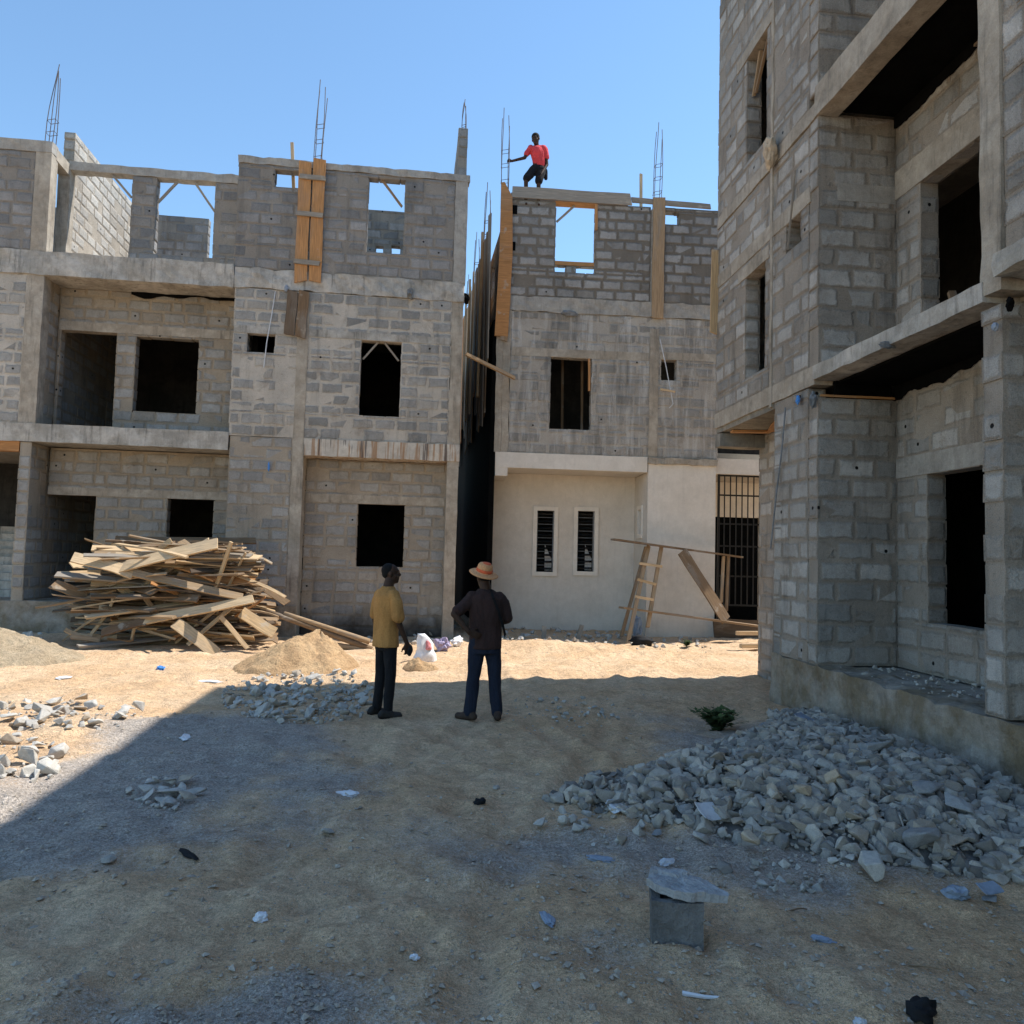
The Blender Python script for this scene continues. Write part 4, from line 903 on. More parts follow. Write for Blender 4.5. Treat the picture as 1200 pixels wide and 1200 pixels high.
heap('sand_heap', 'sand', p[0]+.02, 12.3, .92, .8, .56, 2.2, 'brown sand heap beside the wood pile, partly sunlit', 'heap', skew=(.30, .25))
p = at(5, 740, Y=13.2)
heap('grit_heap', 'gritheap', p[0]-.35, 13., 1.75, 1.2, .58, 5.1, 'pale grey grit heap at the far left edge', 'heap')
p = at(492, 783, Z=0); heap('dirt_clump', 'sand', p[0], p[1], .3, .2, .13, 8.3, 'small brown clump of dirt in the sun between the two men', 'heap')

# ------------------------------------------------------------------ rubble
def stone_mesh(seed, flat=.65, n=13):
    rg = random.Random(seed); bm = bmesh.new()
    for _ in range(n):
        d = Vector((rg.gauss(0, 1), rg.gauss(0, 1), rg.gauss(0, 1))).normalized(); k = rg.uniform(.72, 1)
        m = max(abs(d.x), abs(d.y), abs(d.z)); d = d/(m**.55)
        bm.verts.new((d.x*k, d.y*k*.8, d.z*k*flat))
    r = bmesh.ops.convex_hull(bm, input=bm.verts)
    bmesh.ops.delete(bm, geom=[e for e in r['geom_interior'] if isinstance(e, bmesh.types.BMVert)], context='VERTS')
    bmesh.ops.bevel(bm, geom=list(bm.edges), offset=.045, segments=1, affect='EDGES', profile=.5)
    me = bpy.data.meshes.new('stone'); bm.to_mesh(me); bm.free(); return me
SM = [stone_mesh(100+i, rnd.uniform(.45, .8), rnd.choice((9, 11, 14))) for i in range(22)]
FM = [stone_mesh(200+i, .22, 10) for i in range(8)]
def variants(ms, mat):
    out = []
    for m in ms:
        c = m.copy(); c.materials.append(M[mat]); out.append(c)
    return out
SGREY, SPALE, STAN, FGREY, FPALE = variants(SM, 'stone'), variants(SM, 'stonelight'), variants(SM[:6], 'stonetan'), variants(FM, 'stonegrey'), variants(FM, 'stonelight'); SPURE = variants(SM, 'stonegrey')
def stone(me, loc, s, label, group=None, rg=rnd, name='rubble_stone', tilt=.5, cat='stone'):
    o = bpy.data.objects.new(name, me); COL.objects.link(o); o.location = loc; o.scale = (s*rg.uniform(.8, 1.25), s*rg.uniform(.8, 1.2), s*rg.uniform(.8, 1.1))
    o.rotation_euler = (rg.gauss(0, tilt), rg.gauss(0, tilt), rg.uniform(0, 6.28)); return tag(o, label, cat, group)
# big heap against the right building
HP = [(.92, 5.95), (1.5, 5.4), (2.4, 4.7), (2.95, 4.4), (3.7, 4.2), (4.53, 4.15), (4.53, 9.15), (4.0, 8.75), (3.3, 7.75), (2.55, 7.0), (1.8, 6.45), (1.2, 6.2)]
def heap_h(x, y):
    ins = False; d = 9; n = len(HP)
    for i in range(n):
        (ax, ay), (bx, by) = HP[i], HP[(i+1) % n]
        if (ay > y) != (by > y) and x < (bx-ax)*(y-ay)/(by-ay)+ax: ins = not ins
        if ax == bx == 4.53: continue
        t = max(0, min(1, ((x-ax)*(bx-ax)+(y-ay)*(by-ay))/((bx-ax)**2+(by-ay)**2))); d = min(d, math.hypot(x-ax-t*(bx-ax), y-ay-t*(by-ay)))
    d += .22*mnoise.noise(Vector((x*1.7, y*1.7, 4)))*min(1, d*3)
    if not ins: return -1
    h = .29*(1-math.exp(-max(0, d)/.6)); k = max(0, (x-3.2)/1.33)
    return max(.0, h*(1-.62*k**1.6)+.05*mnoise.noise(Vector((x*2.6, y*2.6, 9)))*min(1, d*3))
rg = random.Random(77); pts = []
big = 0
hx0, hx1, hy0, hy1 = .75, XC-.06, 3.88, 9.2
HM = MB(); nx, ny = 60, 70; vs = []; fs = []
for i in range(nx+1):
    for k in range(ny+1):
        x = hx0+(hx1-hx0)*i/nx; y = hy0+(hy1-hy0)*k/ny; hh = heap_h(x, y)
        vs.append((x, y, GZ(x, y)+(hh-.03 if hh > 0 else -.08)+.02*mnoise.noise(Vector((x*9, y*9, 1)))))
for i in range(nx):
    for k in range(ny): fs.append((i*(ny+1)+k, (i+1)*(ny+1)+k, (i+1)*(ny+1)+k+1, i*(ny+1)+k+1))
HM.add(vs, fs)
ms = [(np.array([v.co[:] for v in m.vertices]), [tuple(p.vertices) for p in m.polygons]) for m in SM]
def add_stone(mb, loc, s, rg, tilt=.6):
    v, f = rg.choice(ms); mt = np.array(Matrix.Rotation(rg.uniform(0, 6.28), 3, 'Z') @ Matrix.Rotation(rg.gauss(0, tilt), 3, 'X'))
    mb.add((v*s) @ mt.T+np.array(loc), f)
cnt = 0
while cnt < 8000:
    x = rg.uniform(hx0, hx1); y = rg.uniform(hy0, hy1); hh = heap_h(x, y)
    if hh < 0: 
        continue
    s = min(.095, .017*rg.paretovariate(1.35)); add_stone(HM, (x, y, GZ(x, y)+hh+s*.15), s, rg); cnt += 1
tag(HM.build('rubble_fill', 'stone'), 'grey broken concrete rubble heaped against the right building', 'rubble', kind='stuff')
placed = []; tries = 0
while len(placed) < 170 and tries < 20000:
    tries += 1
    x = rg.uniform(hx0, hx1); y = rg.uniform(hy0, hy1); hh = heap_h(x, y)
    if hh < .0: continue
    s = rg.choice((.042, .048, .052, .058, .065, .075, .09))
    if any((x-a)**2+(y-b)**2 < (.9*(s+c))**2 for a, b, c in placed): continue
    placed.append((x, y, s))
    stone(rg.choice(SGREY if rg.random() < .72 else FGREY), (x, y, GZ(x, y)+hh+s*.28), s, 'grey broken concrete chunk lying in the large rubble heap at the right', 'chunks in the large rubble heap', rg)
for px, py, s, m, lb in ((976, 939, .085, STAN, 'tan block chunk on top of the big rubble heap'), (880, 985, .075, STAN, 'tan broken chunk at the front foot of the big rubble heap'), (940, 957, .075, STAN, 'narrow tan slab piece in the middle of the big rubble heap'), (1120, 968, .15, FGREY, 'long flat grey slab on the right part of the big heap'),
                         (1080, 1003, .13, SPURE, 'large angular grey block near the front right of the big heap'), (1020, 1015, .12, SPALE, 'pale rounded stone at the front edge of the big heap'), (1085, 918, .17, FGREY, 'pale flat slab lying high on the heap near the plinth'), (1025, 877, .13, SPURE, 'largest grey chunk at the top of the heap by the plinth')):
    d = ray(px, py); z = .25
    for _ in range(6):
        p = at(px, py, Z=z); hh = max(0, heap_h(p[0], p[1])); z = GZ(p[0], p[1])+hh+.06
    stone(m[2], (p[0], p[1], z+.02), s, lb, None, rg, tilt=.25)
def scatter(n, px0, px1, py0, py1, smin, smax, pool, label, group, seed, shape=None, tilt=.35, cat='stone', lift=.25):
    rg = random.Random(seed); k = 0; got = []; tr = 0
    while k < n and tr < 4000:
        tr += 1
        px = rg.uniform(px0, px1); py = rg.uniform(py0, py1)
        if shape and not shape((px-px0)/(px1-px0), (py-py0)/(py1-py0)): continue
        p = at(px, py, Z=0.); s = rg.uniform(smin, smax)
        if any((p[0]-a)**2+(p[1]-b)**2 < (.6*(s+c))**2 for a, b, c in got): continue
        got.append((p[0], p[1], s)); stone(rg.choice(pool), (p[0], p[1], GZ(p[0], p[1])+s*lift), s, label, group, rg, tilt=tilt, cat=cat); k += 1
ell = lambda a, b: (2*a-1)**2+(2*b-1)**2 < 1
scatter(56, 262, 440, 790, 842, .05, .11, SPALE+FPALE, 'grey rubble piece in the low heap left of the man in yellow', 'low rubble heap left of the man in yellow', 31, ell, lift=.6)
scatter(26, -20, 165, 824, 856, .06, .13, SPALE+FPALE, 'pale rubble piece in the sunlit row at the left edge', 'sunlit rubble at the left edge', 32, ell, lift=.5)
scatter(18, -30, 75, 866, 905, .06, .12, FPALE+SPALE, 'pale rubble piece in the sunlit patch nearest the left edge shadow', 'sunlit rubble near the shadow edge', 33, ell, lift=.4)
scatter(12, 165, 230, 910, 936, .06, .10, FPALE, 'flat slab fragment in the small shaded cluster at left', 'flat slab fragments in the shade', 34, ell, .15, lift=.5)
def chips(name, areas, mat, label):
    mb = MB(); rg = random.Random(len(areas)*7)
    for n, px0, px1, py0, py1, smin, smax, shape in areas:
        k = 0
        while k < n:
            u, v = rg.random(), rg.random()
            if shape and not shape(u, v): continue
            p = at(px0+(px1-px0)*u, py0+(py1-py0)*v, Z=0.); s_ = smin+(smax-smin)*rg.random()**2; add_stone(mb, (p[0], p[1], GZ(p[0], p[1])+s_*rg.uniform(.1, .7)), s_, rg); k += 1
    tag(mb.build(name, mat), label, 'rubble', kind='stuff')
chips('small_rubble', [(420, 258, 445, 788, 845, .02, .07, ell), (110, -30, 170, 822, 860, .02, .06, ell), (70, -40, 85, 862, 910, .02, .06, ell), (160, 585, 745, 736, 757, .025, .1, None), (50, 745, 835, 747, 762, .02, .08, None),
    (110, 425, 538, 727, 752, .025, .1, None), (70, 0, 64, 727, 762, .03, .12, None), (90, 590, 730, 812, 852, .012, .05, ell), (60, 630, 780, 920, 980, .02, .07, ell), (40, 150, 245, 905, 942, .015, .05, ell), (50, 880, 1000, 1000, 1040, .015, .05, None)], 'stonelight', 'small broken rubble along the wall feet and around the low heaps')
mb = MB(); rg = random.Random(3)
for _ in range(150):
    s_ = .008+.04*rg.random()**3; add_stone(mb, (XC+.08+.9*rg.random()**.6, rg.uniform(6.05, 8.75), .60+s_*.3), s_, rg)
tag(mb.build('floor_debris', 'stonelight'), 'small chips and dust lying on the raised floor of the right building', 'rubble', kind='stuff')
for px, py, s, pool, lb in ((128, 1000, .05, SGREY, 'lone blue grey stone on the shaded sand at lower left'), (385, 966, .05, SPALE, 'lone grey stone pair lump on the shaded ground left of centre'), (850, 1019, .07, SGREY, 'grey stone just behind the hollow block'), (822, 985, .06, SPALE, 'pale stone between the hollow block and the rubble heap'), (1160, 1046, .05, FGREY, 'flat grey stone in front of the heap at right'), (582, 917, .035, SGREY, 'small grey stone on bare sand near the centre'), (770, 970, .05, FGREY, 'flat dark stone in front of the heap toe'), (748, 970, .045, FGREY, 'flat blue grey stone left of the other at the heap toe'), (140, 846, .09, SPALE, 'block shaped pale stone at right end of the sunlit row')):
    p = at(px, py, Z=0.); stone(pool[3], (p[0], p[1], GZ(p[0], p[1])+s*.3), s, lb, None, rg, tilt=.15, name='stone')
# grit strewn over the yard
PB = MB(); rg = random.Random(9); k = 0; oct_v = np.array([(1, 0, 0), (0, 1, 0), (-1, 0, 0), (0, -1, 0), (0, 0, .7), (0, 0, -.7)], float); oct_f = [(0, 1, 4), (1, 2, 4), (2, 3, 4), (3, 0, 4), (1, 0, 5), (2, 1, 5), (3, 2, 5), (0, 3, 5)]
n = 36000; px = np.array([rg.uniform(-20, 1220) for _ in range(n)]); py = np.array([650+560*rg.random()**.8 for _ in range(n)])
pp = np.array([at(a, max(b, 765), Z=0.) for a, b in zip(px, py)]); gw_ = gravel_w(pp[:, 0], pp[:, 1]); zz = gz(pp[:, 0], pp[:, 1])
for i in range(n):
    if rg.random() > .10+.9*gw_[i] or pp[i, 1] > 15.5: continue
    s = min(.02, .0034*rg.paretovariate(2.1)); a = rg.uniform(0, 6.28); c, sn = math.cos(a), math.sin(a)
    v = oct_v*s*np.array([rg.uniform(.7, 1.5), rg.uniform(.7, 1.2), rg.uniform(.5, 1.)])+np.array([[rg.uniform(-.3, .3)*s for _ in range(3)] for _ in range(6)])
    PB.add(v @ np.array([[c, sn, 0], [-sn, c, 0], [0, 0, 1]])+np.array([pp[i, 0], pp[i, 1], zz[i]+s*.25]), oct_f)
tag(PB.build('loose_grit', 'pebble'), 'grey grit and pebbles strewn over the sandy ground', 'gravel', kind='stuff')

# ------------------------------------------------------------------ the hollow block seat in the foreground
p = at(800, 1106, Z=0.)
bx_, by_ = p[0], p[1]+.10; bz_ = GZ(bx_, by_)-.025
M['block'] = conc_mat('sandcrete_block', (.15, .146, .142), (.25, .243, .235), .25, .05, fine=90); M['slabpiece'] = conc_mat('pale_slab_piece', (.36, .36, .36), (.46, .455, .45), .2, .04, fine=90)
mb = MB()
W2_, D2_, H2_ = .12, .10, .25
def shell(mb, x0, x1, y0, y1, z0, z1): mb.rough(x0, x1, y0, y1, z0, z1, seg=.02, amp=.006, freq=16)
shell(mb, -W2_, W2_, -D2_, -D2_+.045, 0, H2_); shell(mb, -W2_, W2_, D2_-.045, D2_, 0, H2_)
for x in (-W2_, W2_-.045): shell(mb, x, x+.045, -D2_+.043, D2_-.043, 0, H2_-.008)
shell(mb, -W2_+.04, W2_-.04, -D2_+.04, D2_-.04, 0, .1)
o = mb.build('hollow_block', 'block', None, (bx_, by_, bz_)); o.rotation_euler = (.02, -.02, -.22); tag(o, 'single hollow concrete block standing on the sand in the foreground', 'concrete block')
out = [(-.19, -.01), (-.165, .09), (-.10, .12), (-.02, .125), (.03, .085), (.07, .09), (.13, .05), (.225, -.055), (.215, -.095), (.10, -.11), (.03, -.135), (-.06, -.12), (-.10, -.09), (-.15, -.075)]
def edge_pts(k):
    q = []
    for i in range(len(out)):
        (ax, ay), (bx2, by2) = out[i], out[(i+1) % len(out)]
        for t in range(k): q.append((ax+(bx2-ax)*t/k, ay+(by2-ay)*t/k))
    return [(x+.006*mnoise.noise(Vector((x*40, y*40, 1))), y+.006*mnoise.noise(Vector((x*40, y*40, 7)))) for x, y in q]
E_pts = edge_pts(5); n = len(E_pts); mb = MB(); vs = []; fs = []; NR = 9
def ztop(x, y): return .042+.016*mnoise.noise(Vector((x*7, y*9, 3)))+.008*mnoise.noise(Vector((x*22, y*22, 3)))+.005*mnoise.noise(Vector((x*60, y*60, 3)))+(.016 if y > .05+.03*mnoise.noise(Vector((x*12, 0, 0))) and x < .03 else 0)
for r in range(NR+1):
    f = 1-r/(NR+.0001)
    vs += [(x*f, y*f, ztop(x*f, y*f)) for x, y in E_pts]
vs += [(x*.985, y*.985, .004*mnoise.noise(Vector((x*30, y*30, 5)))) for x, y in E_pts]; bb = (NR+1)*n
for r in range(NR):
    for i in range(n): fs.append((r*n+i, r*n+(i+1) % n, (r+1)*n+(i+1) % n, (r+1)*n+i))
for i in range(n): fs.append((bb+i, bb+(i+1) % n, (i+1) % n, i))
fs.append(tuple(bb+i for i in range(n))[::-1]); mb.add(vs, fs); o = mb.build('broken_slab', 'slabpiece', None)
o.location = (bx_+.035, by_+.01, bz_+H2_+.012); o.rotation_euler = (.02, .06, -.22); o.scale = (.92, .95, .95)
tag(o, 'broken concrete slab piece laid across the hollow block top', 'slab piece')

# ------------------------------------------------------------------ litter
def litter(px, py, mat, size, seed, label, name='plastic_scrap', sq=(1.3, .9, .25), cat='litter', amp=.5, z=None):
    p = at(px, py, Z=0.); return crumple(name, mat, (p[0], p[1], GZ(p[0], p[1])+size*sq[2]*.55+(z or 0)), size, seed, label, cat, sq=sq, amp=amp)
wb = empty('carrier_bag', at(499, 774, Z=0.)*np.array([1, 1, 0])+np.array([0, 0, GZ(-.1, 13.2)]), .3, 'white plastic bag with red print standing on sunlit sand between the two men', 'bag')
def bagmesh(sx, sy, h, seed):
    vs = []; fs = []; nr, na = 12, 20
    for i in range(nr+1):
        t = i/nr; k = (1-.55*t**1.5)*(1 if t < .8 else 1-.9*(t-.8)); 
        for a in range(na):
            an = 2*PI*a/na; q = 1+.35*mnoise.noise(Vector((math.cos(an)*1.5, math.sin(an)*1.5, t*3+seed)))
            vs.append((math.cos(an)*sx*k*q-.1*t*t, math.sin(an)*sy*k*q, h*t+.04*mnoise.noise(Vector((an, t*3, seed)))*t))
    for i in range(nr):
        for a in range(na): fs.append((i*na+a, i*na+(a+1) % na, (i+1)*na+(a+1) % na, (i+1)*na+a))
    fs.append(tuple(nr*na+a for a in range(na))); return vs, fs
vs, fs = bagmesh(.19, .12, .46, 2); mb = MB(); mb.add(vs, fs); mb.build('bag_body', 'white', wb, smooth=True)
mb = MB(); mb.add([(v[0]*.3+.02, v[1]*.45-.075, v[2]*.33+.2) for v in vs], fs); mb.build('print_patch', 'pink', wb, smooth=True)
crumple('plastic_bag', 'purple', at(518, 756, Z=.08), .17, 21, 'violet printed plastic bag lying behind the white carrier bag', 'bag', sq=(1.1, .7, .8))
crumple('plastic_bag', 'white', at(536, 752, Z=.08), .13, 23, 'small white plastic bag in the shade by the alley mouth', 'bag', sq=(1.2, .7, .7))
litter(188, 784, 'blue', .07, 24, 'blue plastic scrap on sunlit sand in front of the wood pile', sq=(1.6, .7, .5))
litter(245, 796, 'paper', .10, 25, 'flat white paper strip at the left foot of the sand heap', sq=(2, .8, .12))
litter(75, 795, 'white', .08, 26, 'white paper scrap in front of the grit heap')
litter(218, 860, 'white', .07, 27, 'white plastic scrap right on the diagonal shadow edge', sq=(1.6, .7, .25))
litter(407, 921, 'white', .065, 28, 'white crumpled plastic on shaded ground left of centre')
litter(306, 1069, 'white', .04, 29, 'small torn white scrap on the lower left ground', sq=(.8, .8, .6))
litter(642, 1072, 'bluegrey', .045, 30, 'blue and white wrapper left of the hollow block', sq=(1.8, .6, .3))
litter(706, 1003, 'bluegrey', .055, 31, 'grey blue plastic scrap on sand above the hollow block', sq=(1.7, .7, .25))
litter(780, 1005, 'paper', .045, 32, 'pale torn paper just left behind the hollow block', sq=(1.3, .8, .4))
litter(722, 946, 'paper', .085, 33, 'crumpled white paper at the left toe of the rubble heap', sq=(1.6, .8, .3))
litter(965, 1098, 'bluegrey', .035, 34, 'small pale blue scrap right of the hollow block', sq=(1.6, .7, .4))
litter(1122, 1044, 'bluegrey', .055, 35, 'crumpled clear plastic bag at the front of the heap', sq=(1, 1, .7))
litter(1008, 1190, 'paper', .022, 36, 'tiny white paper ball near the bottom edge', sq=(1, 1, .8))
litter(486, 1112, 'white', .022, 37, 'tiny white chip on the ground at bottom centre', sq=(1, .8, .6))
litter(562, 935, 'blackcloth', .035, 38, 'small black lump on bare sand at the centre', sq=(1.3, .9, .7), name='black_lump')
litter(220, 993, 'blackcloth', .05, 40, 'black rag strip on shaded ground at left', sq=(2.4, .5, .2), name='black_rag')
litter(1080, 1186, 'blackcloth', .052, 41, 'black crumpled cloth at the bottom right corner', sq=(1.2, .9, .8), name='black_cloth', amp=.6)
litter(1040, 1188, 'blackcloth', .0, 42, 'x', name='tmp') if False else None
def bent_sheet(px, py, w_, h_, mat, label, z=.02, rot=.4, tilt=.3):
    p = at(px, py, Z=.1); mb = MB(); n = 5; vs = []; 
    for i in range(n+1):
        for k in range(n+1):
            x = (i/n-.5)*w_; y = (k/n-.5)*h_; vs.append((x, y, .03*mnoise.noise(Vector((x*8, y*8, rot)))+.12*x*x/w_))
    m = len(vs); vs2 = vs+[(a, b, c-.006) for a, b, c in vs]; fs = []
    for i in range(n):
        for k in range(n):
            a = i*(n+1)+k; fs.append((a, a+n+1, a+n+2, a+1)); fs.append((m+a, m+a+1, m+a+n+2, m+a+n+1))
    b = [i*(n+1) for i in range(n+1)]+[n*(n+1)+k for k in range(1, n+1)]+[i*(n+1)+n for i in range(n-1, -1, -1)]+[k for k in range(n-1, 0, -1)]
    for q in range(len(b)): a, c = b[q], b[(q+1) % len(b)]; fs.append((a, c, m+c, m+a))
    mb.add(vs2, fs); o = mb.build('plastic_sheet', mat, None, (p[0], p[1], GZ(p[0], p[1])+max(0, heap_h(p[0], p[1]))+z)); o.rotation_euler = (tilt, .1, rot); tag(o, label, 'litter')
bent_sheet(831, 952, .17, .14, 'paper', 'flat whitish sheet lying on the front slope of the heap', .09, .4, .5)
bent_sheet(945, 856, .30, .2, 'bluegrey', 'dusty blue plastic sheet near the top of the rubble heap', .09, .9, .4)
bent_sheet(1160, 1022, .12, .08, 'bluegrey', 'bluish plastic piece at the right front of the heap', .06, .2, .3)
mb = MB(); p = at(827, 1160, Z=0.); mb.tube([(-.09, .03, .012), (-.06, .015, .014), (0, 0, .01), (.06, -.012, .012), (.085, -.02, .01)], .011, 6, .005); tag(mb.build('white_stick', 'white', None, (p[0], p[1], GZ(p[0], p[1]))), 'thin white plastic stick lying below the hollow block', 'litter')
for px, py, L, a, lb in ((930, 1060, .16, .1, 'dark dry twig on the sand right of the hollow block'), (1075, 1123, .26, -.45, 'long thin dry straw at lower right')):
    p = at(px, py, Z=0.); mb = MB(); c, s_ = math.cos(a), math.sin(a); mb.tube([(t*L*c, t*L*s_, .008+.006*math.sin(t*7)) for t in (-.5, -.2, .1, .3, .5)], .006, 5, .003); tag(mb.build('twig', 'wood', None, (p[0], p[1], GZ(p[0], p[1]))), lb, 'twig')
p = at(752, 757, Z=0.); tag(crumple('old_sandals', 'blackcloth', (p[0], p[1], .1), .17, 44, 'x', 'litter', sq=(1.5, .6, .7)), 'dark discarded rags on the ground below the ladder', 'rag').name = 'rag_bundle'
p = at(747, 738, Y=17.7); crumple('blue_sack', 'bluegrey', (p[0], 17.7, .2), .2, 45, 'faded blue sack slumped behind the ladder foot', 'sack', sq=(.6, .5, 1.4))

# ------------------------------------------------------------------ weeds
def leafmat():
    t = NT('weed_leaf'); n = t.noise(30, 2, .5); isl = t.geo.outputs['Random Per Island']
    return t.done(t.mul(t.mix(isl, (.035, .055, .018), (.075, .11, .035)), t.rng(n, .3, .7, .85, 1.15)))
M['leaf'] = leafmat()
def weed(px, py, h, n, seed, label, spread=.3):
    p = at(px, py, Z=0.); rg = random.Random(seed); mb = MB(); st = MB()
    for i in range(n):
        a = rg.uniform(0, 6.28); L = h*rg.uniform(.5, 1); out_ = spread*rg.random(); pts = []
        for k in range(5):
            t = k/4; pts.append(Vector((math.cos(a)*out_*t**1.2, math.sin(a)*out_*t**1.2, L*t*(1-.25*t))))
        st.tube(pts, .0035, 4, .0015)
        for k in range(14):
            t = rg.uniform(.15, 1); b = pts[int(t*3.99)]; an = rg.uniform(0, 6.28); l = rg.uniform(.04, .10); d = Vector((math.cos(an), math.sin(an), rg.uniform(-.2, .6))).normalized(); s_ = d.cross(Vector((0, 0, 1))).normalized()*l*.28
            mb.poly([b, b+d*l*.5+s_*1.3, b+d*l, b+d*l*.5-s_*1.3])
    e = empty('weed', (p[0], p[1], GZ(p[0], p[1])), 0, label, 'weed'); mb.build('leaves', 'leaf', e); st.build('stems', 'leaf', e)
weed(840, 853, .36, 75, 1, 'dark green weed clump at the top left end of the rubble heap', .34)
weed(805, 757, .22, 10, 2, 'small dry weed at the foot of the plastered corner pier', .15)
weed(1010, 878, .15, 7, 3, 'tiny yellowish weed sprig against the right building plinth', .08)

# ------------------------------------------------------------------ people
def cap(bm, p0, p1, r0, r1, n=14):
    p0 = Vector(p0); p1 = Vector(p1); d = p1-p0; q = d.to_track_quat('Z', 'Y').to_matrix().to_4x4()
    bmesh.ops.create_cone(bm, cap_ends=True, segments=n, radius1=r0, radius2=r1, depth=d.length, matrix=Matrix.Translation((p0+p1)/2) @ q)
    for p, r in ((p0, r0), (p1, r1)): bmesh.ops.create_icosphere(bm, subdivisions=2, radius=r, matrix=Matrix.Translation(p))
def ell_(bm, c, r, rot=(0, 0, 0)):
    from mathutils import Euler
    bmesh.ops.create_icosphere(bm, subdivisions=3, radius=1, matrix=Matrix.Translation(c) @ Euler(rot).to_matrix().to_4x4() @ Matrix.Diagonal((*r, 1)))
def loft(bm, rings, n=24):
    L = []
    for (cx, cy, cz, rx, ry) in rings: L.append([bm.verts.new((cx+rx*math.copysign(abs(math.cos(a))**.85, math.cos(a)), cy+ry*math.copysign(abs(math.sin(a))**.85, math.sin(a)), cz)) for a in [2*PI*k/n for k in range(n)]])
    for a, b in zip(L, L[1:]):
        for k in range(n): bm.faces.new((a[k], a[(k+1) % n], b[(k+1) % n], b[k]))
    bm.faces.new(L[0][::-1]); bm.faces.new(L[-1])
def fuse(name, fn, vox, mat, parent, smooth=6, fold=0., seed=0, fz=.5):
    """closed shapes welded into one continuous skin"""
    bm = bmesh.new(); fn(bm); bmesh.ops.recalc_face_normals(bm, faces=bm.faces); me = bpy.data.meshes.new('t'); bm.to_mesh(me); bm.free()
    o = bpy.data.objects.new('t', me); COL.objects.link(o)
    m = o.modifiers.new('r', 'REMESH'); m.mode = 'VOXEL'; m.voxel_size = vox; m.use_smooth_shade = True
    s = o.modifiers.new('s', 'SMOOTH'); s.iterations = smooth; s.factor = .5
    dg = bpy.context.evaluated_depsgraph_get(); dg.update(); ev = o.evaluated_get(dg); nm = bpy.data.meshes.new_from_object(ev); nm.name = name
    bpy.data.objects.remove(o); bpy.data.meshes.remove(me)
    if fold:
        nr = [v.normal.copy() for v in nm.vertices]
        for v, k in zip(nm.vertices, nr):
            c = v.co; v.co = c+k*fold*(mnoise.noise(Vector((c.x*9, c.y*9, c.z*9*fz+seed)))+.6*mnoise.noise(Vector((c.x*20, c.y*20, c.z*20*fz+seed))))
    nm.materials.clear(); nm.materials.append(M[mat]); nm.polygons.foreach_set('use_smooth', [True]*len(nm.polygons)); nm.update()
    r = bpy.data.objects.new(name, nm); COL.objects.link(r); r.parent = parent; return r
def head(bm, c, yaw, tilt=0., pitch=0., k=1.):
    """skull, face, ears; looks along +y before yaw"""
    from mathutils import Euler
    Mx = Matrix.Translation(c) @ Euler((pitch, tilt, yaw)).to_matrix().to_4x4() @ Matrix.Scale(k, 4)
    def e(p, r): bmesh.ops.create_icosphere(bm, subdivisions=3, radius=1, matrix=Mx @ Matrix.Translation(p) @ Matrix.Diagonal((*r, 1)))
    e((0, -.012, .025), (.076, .094, .09)); e((0, .012, -.03), (.062, .078, .085)); e((0, .055, -.085), (.034, .034, .028))
    e((0, .094, -.01), (.013, .022, .022)); e((0, .082, .02), (.009, .016, .03)); e((0, .08, -.048), (.026, .017, .010)); e((0, .074, .034), (.05, .018, .012)); e((0, .078, -.062), (.024, .016, .009))
    for s in (-1, 1): e((s*.078, -.005, -.005), (.010, .02, .031)); e((s*.04, .055, -.02), (.022, .022, .02))
    return Mx
def hand(bm, wrist, d, side, palm_n, curl=.5, s=1.):
    """palm, four bent fingers of unequal length and a thumb from the palm's side"""
    w_ = Vector(wrist); d = Vector(d).normalized(); nrm = Vector(palm_n); nrm = (nrm-d*nrm.dot(d)).normalized(); lat = d.cross(nrm)*side
    for k in range(4):
        o = (k-1.5)*.021*s; b = w_+d*.02*s+lat*o*.7; kn = w_+d*.085*s+lat*o; cap(bm, b, kn, .017*s, .0125*s, 8)
        L = (.075, .085, .078, .06)[k]*s; a = curl; p1 = kn+(d*math.cos(a)+nrm*math.sin(a))*L*.5; p2 = p1+(d*math.cos(a*2.2)+nrm*math.sin(a*2.2))*L*.5
        cap(bm, kn, p1, .0115*s, .0105*s, 8); cap(bm, p1, p2, .0105*s, .0085*s, 8)
    t0 = w_+d*.03*s-lat*.03*s; t1 = t0+(d*.75-lat*.7+nrm*.35).normalized()*.045*s; t2 = t1+(d*.95-lat*.2+nrm*.4).normalized()*.035*s
    cap(bm, t0, t1, .014*s, .012*s, 8); cap(bm, t1, t2, .0115*s, .0095*s, 8)
M['hair'] = plain_mat('black_hair', (.008, .0075, .007), .9, .3, 60)
M['mustard'] = cloth('mustard_cotton', (.40, .205, .065)); M['blacktrousers'] = cloth('black_cotton', (.011, .011, .013)); M['maroon'] = cloth('dark_brown_cotton', (.040, .023, .021)); M['denim'] = cloth('dark_denim', (.015, .02, .036))
M['red'] = cloth('red_cotton', (.60, .06, .07)); M['shoe'] = plain_mat('dark_leather', (.018, .015, .013), .6, .3, 20); M['sandal'] = plain_mat('brown_leather', (.05, .032, .024), .7, .3, 20)
M['straw'] = plain_mat('straw', (.62, .31, .14), .85, .25, 60, bump=.006); M['band'] = plain_mat('orange_red_band', (.66, .13, .05), .8, .2, 30); M['strap'] = plain_mat('black_strap', (.008, .008, .009), .7, .1)
M['eye'] = plain_mat('eye_white', (.06, .05, .045), .7, .05)
def eyes(parent, Mx):
    for s in (-1, 1):
        bm = bmesh.new(); bmesh.ops.create_icosphere(bm, subdivisions=2, radius=.0085, matrix=Mx @ Matrix.Translation((s*.032, .079, .012)))
        me = bpy.data.meshes.new('eye'); bm.to_mesh(me); bm.free(); me.materials.append(M['eye']); o = bpy.data.objects.new('eye', me); COL.objects.link(o); o.parent = parent
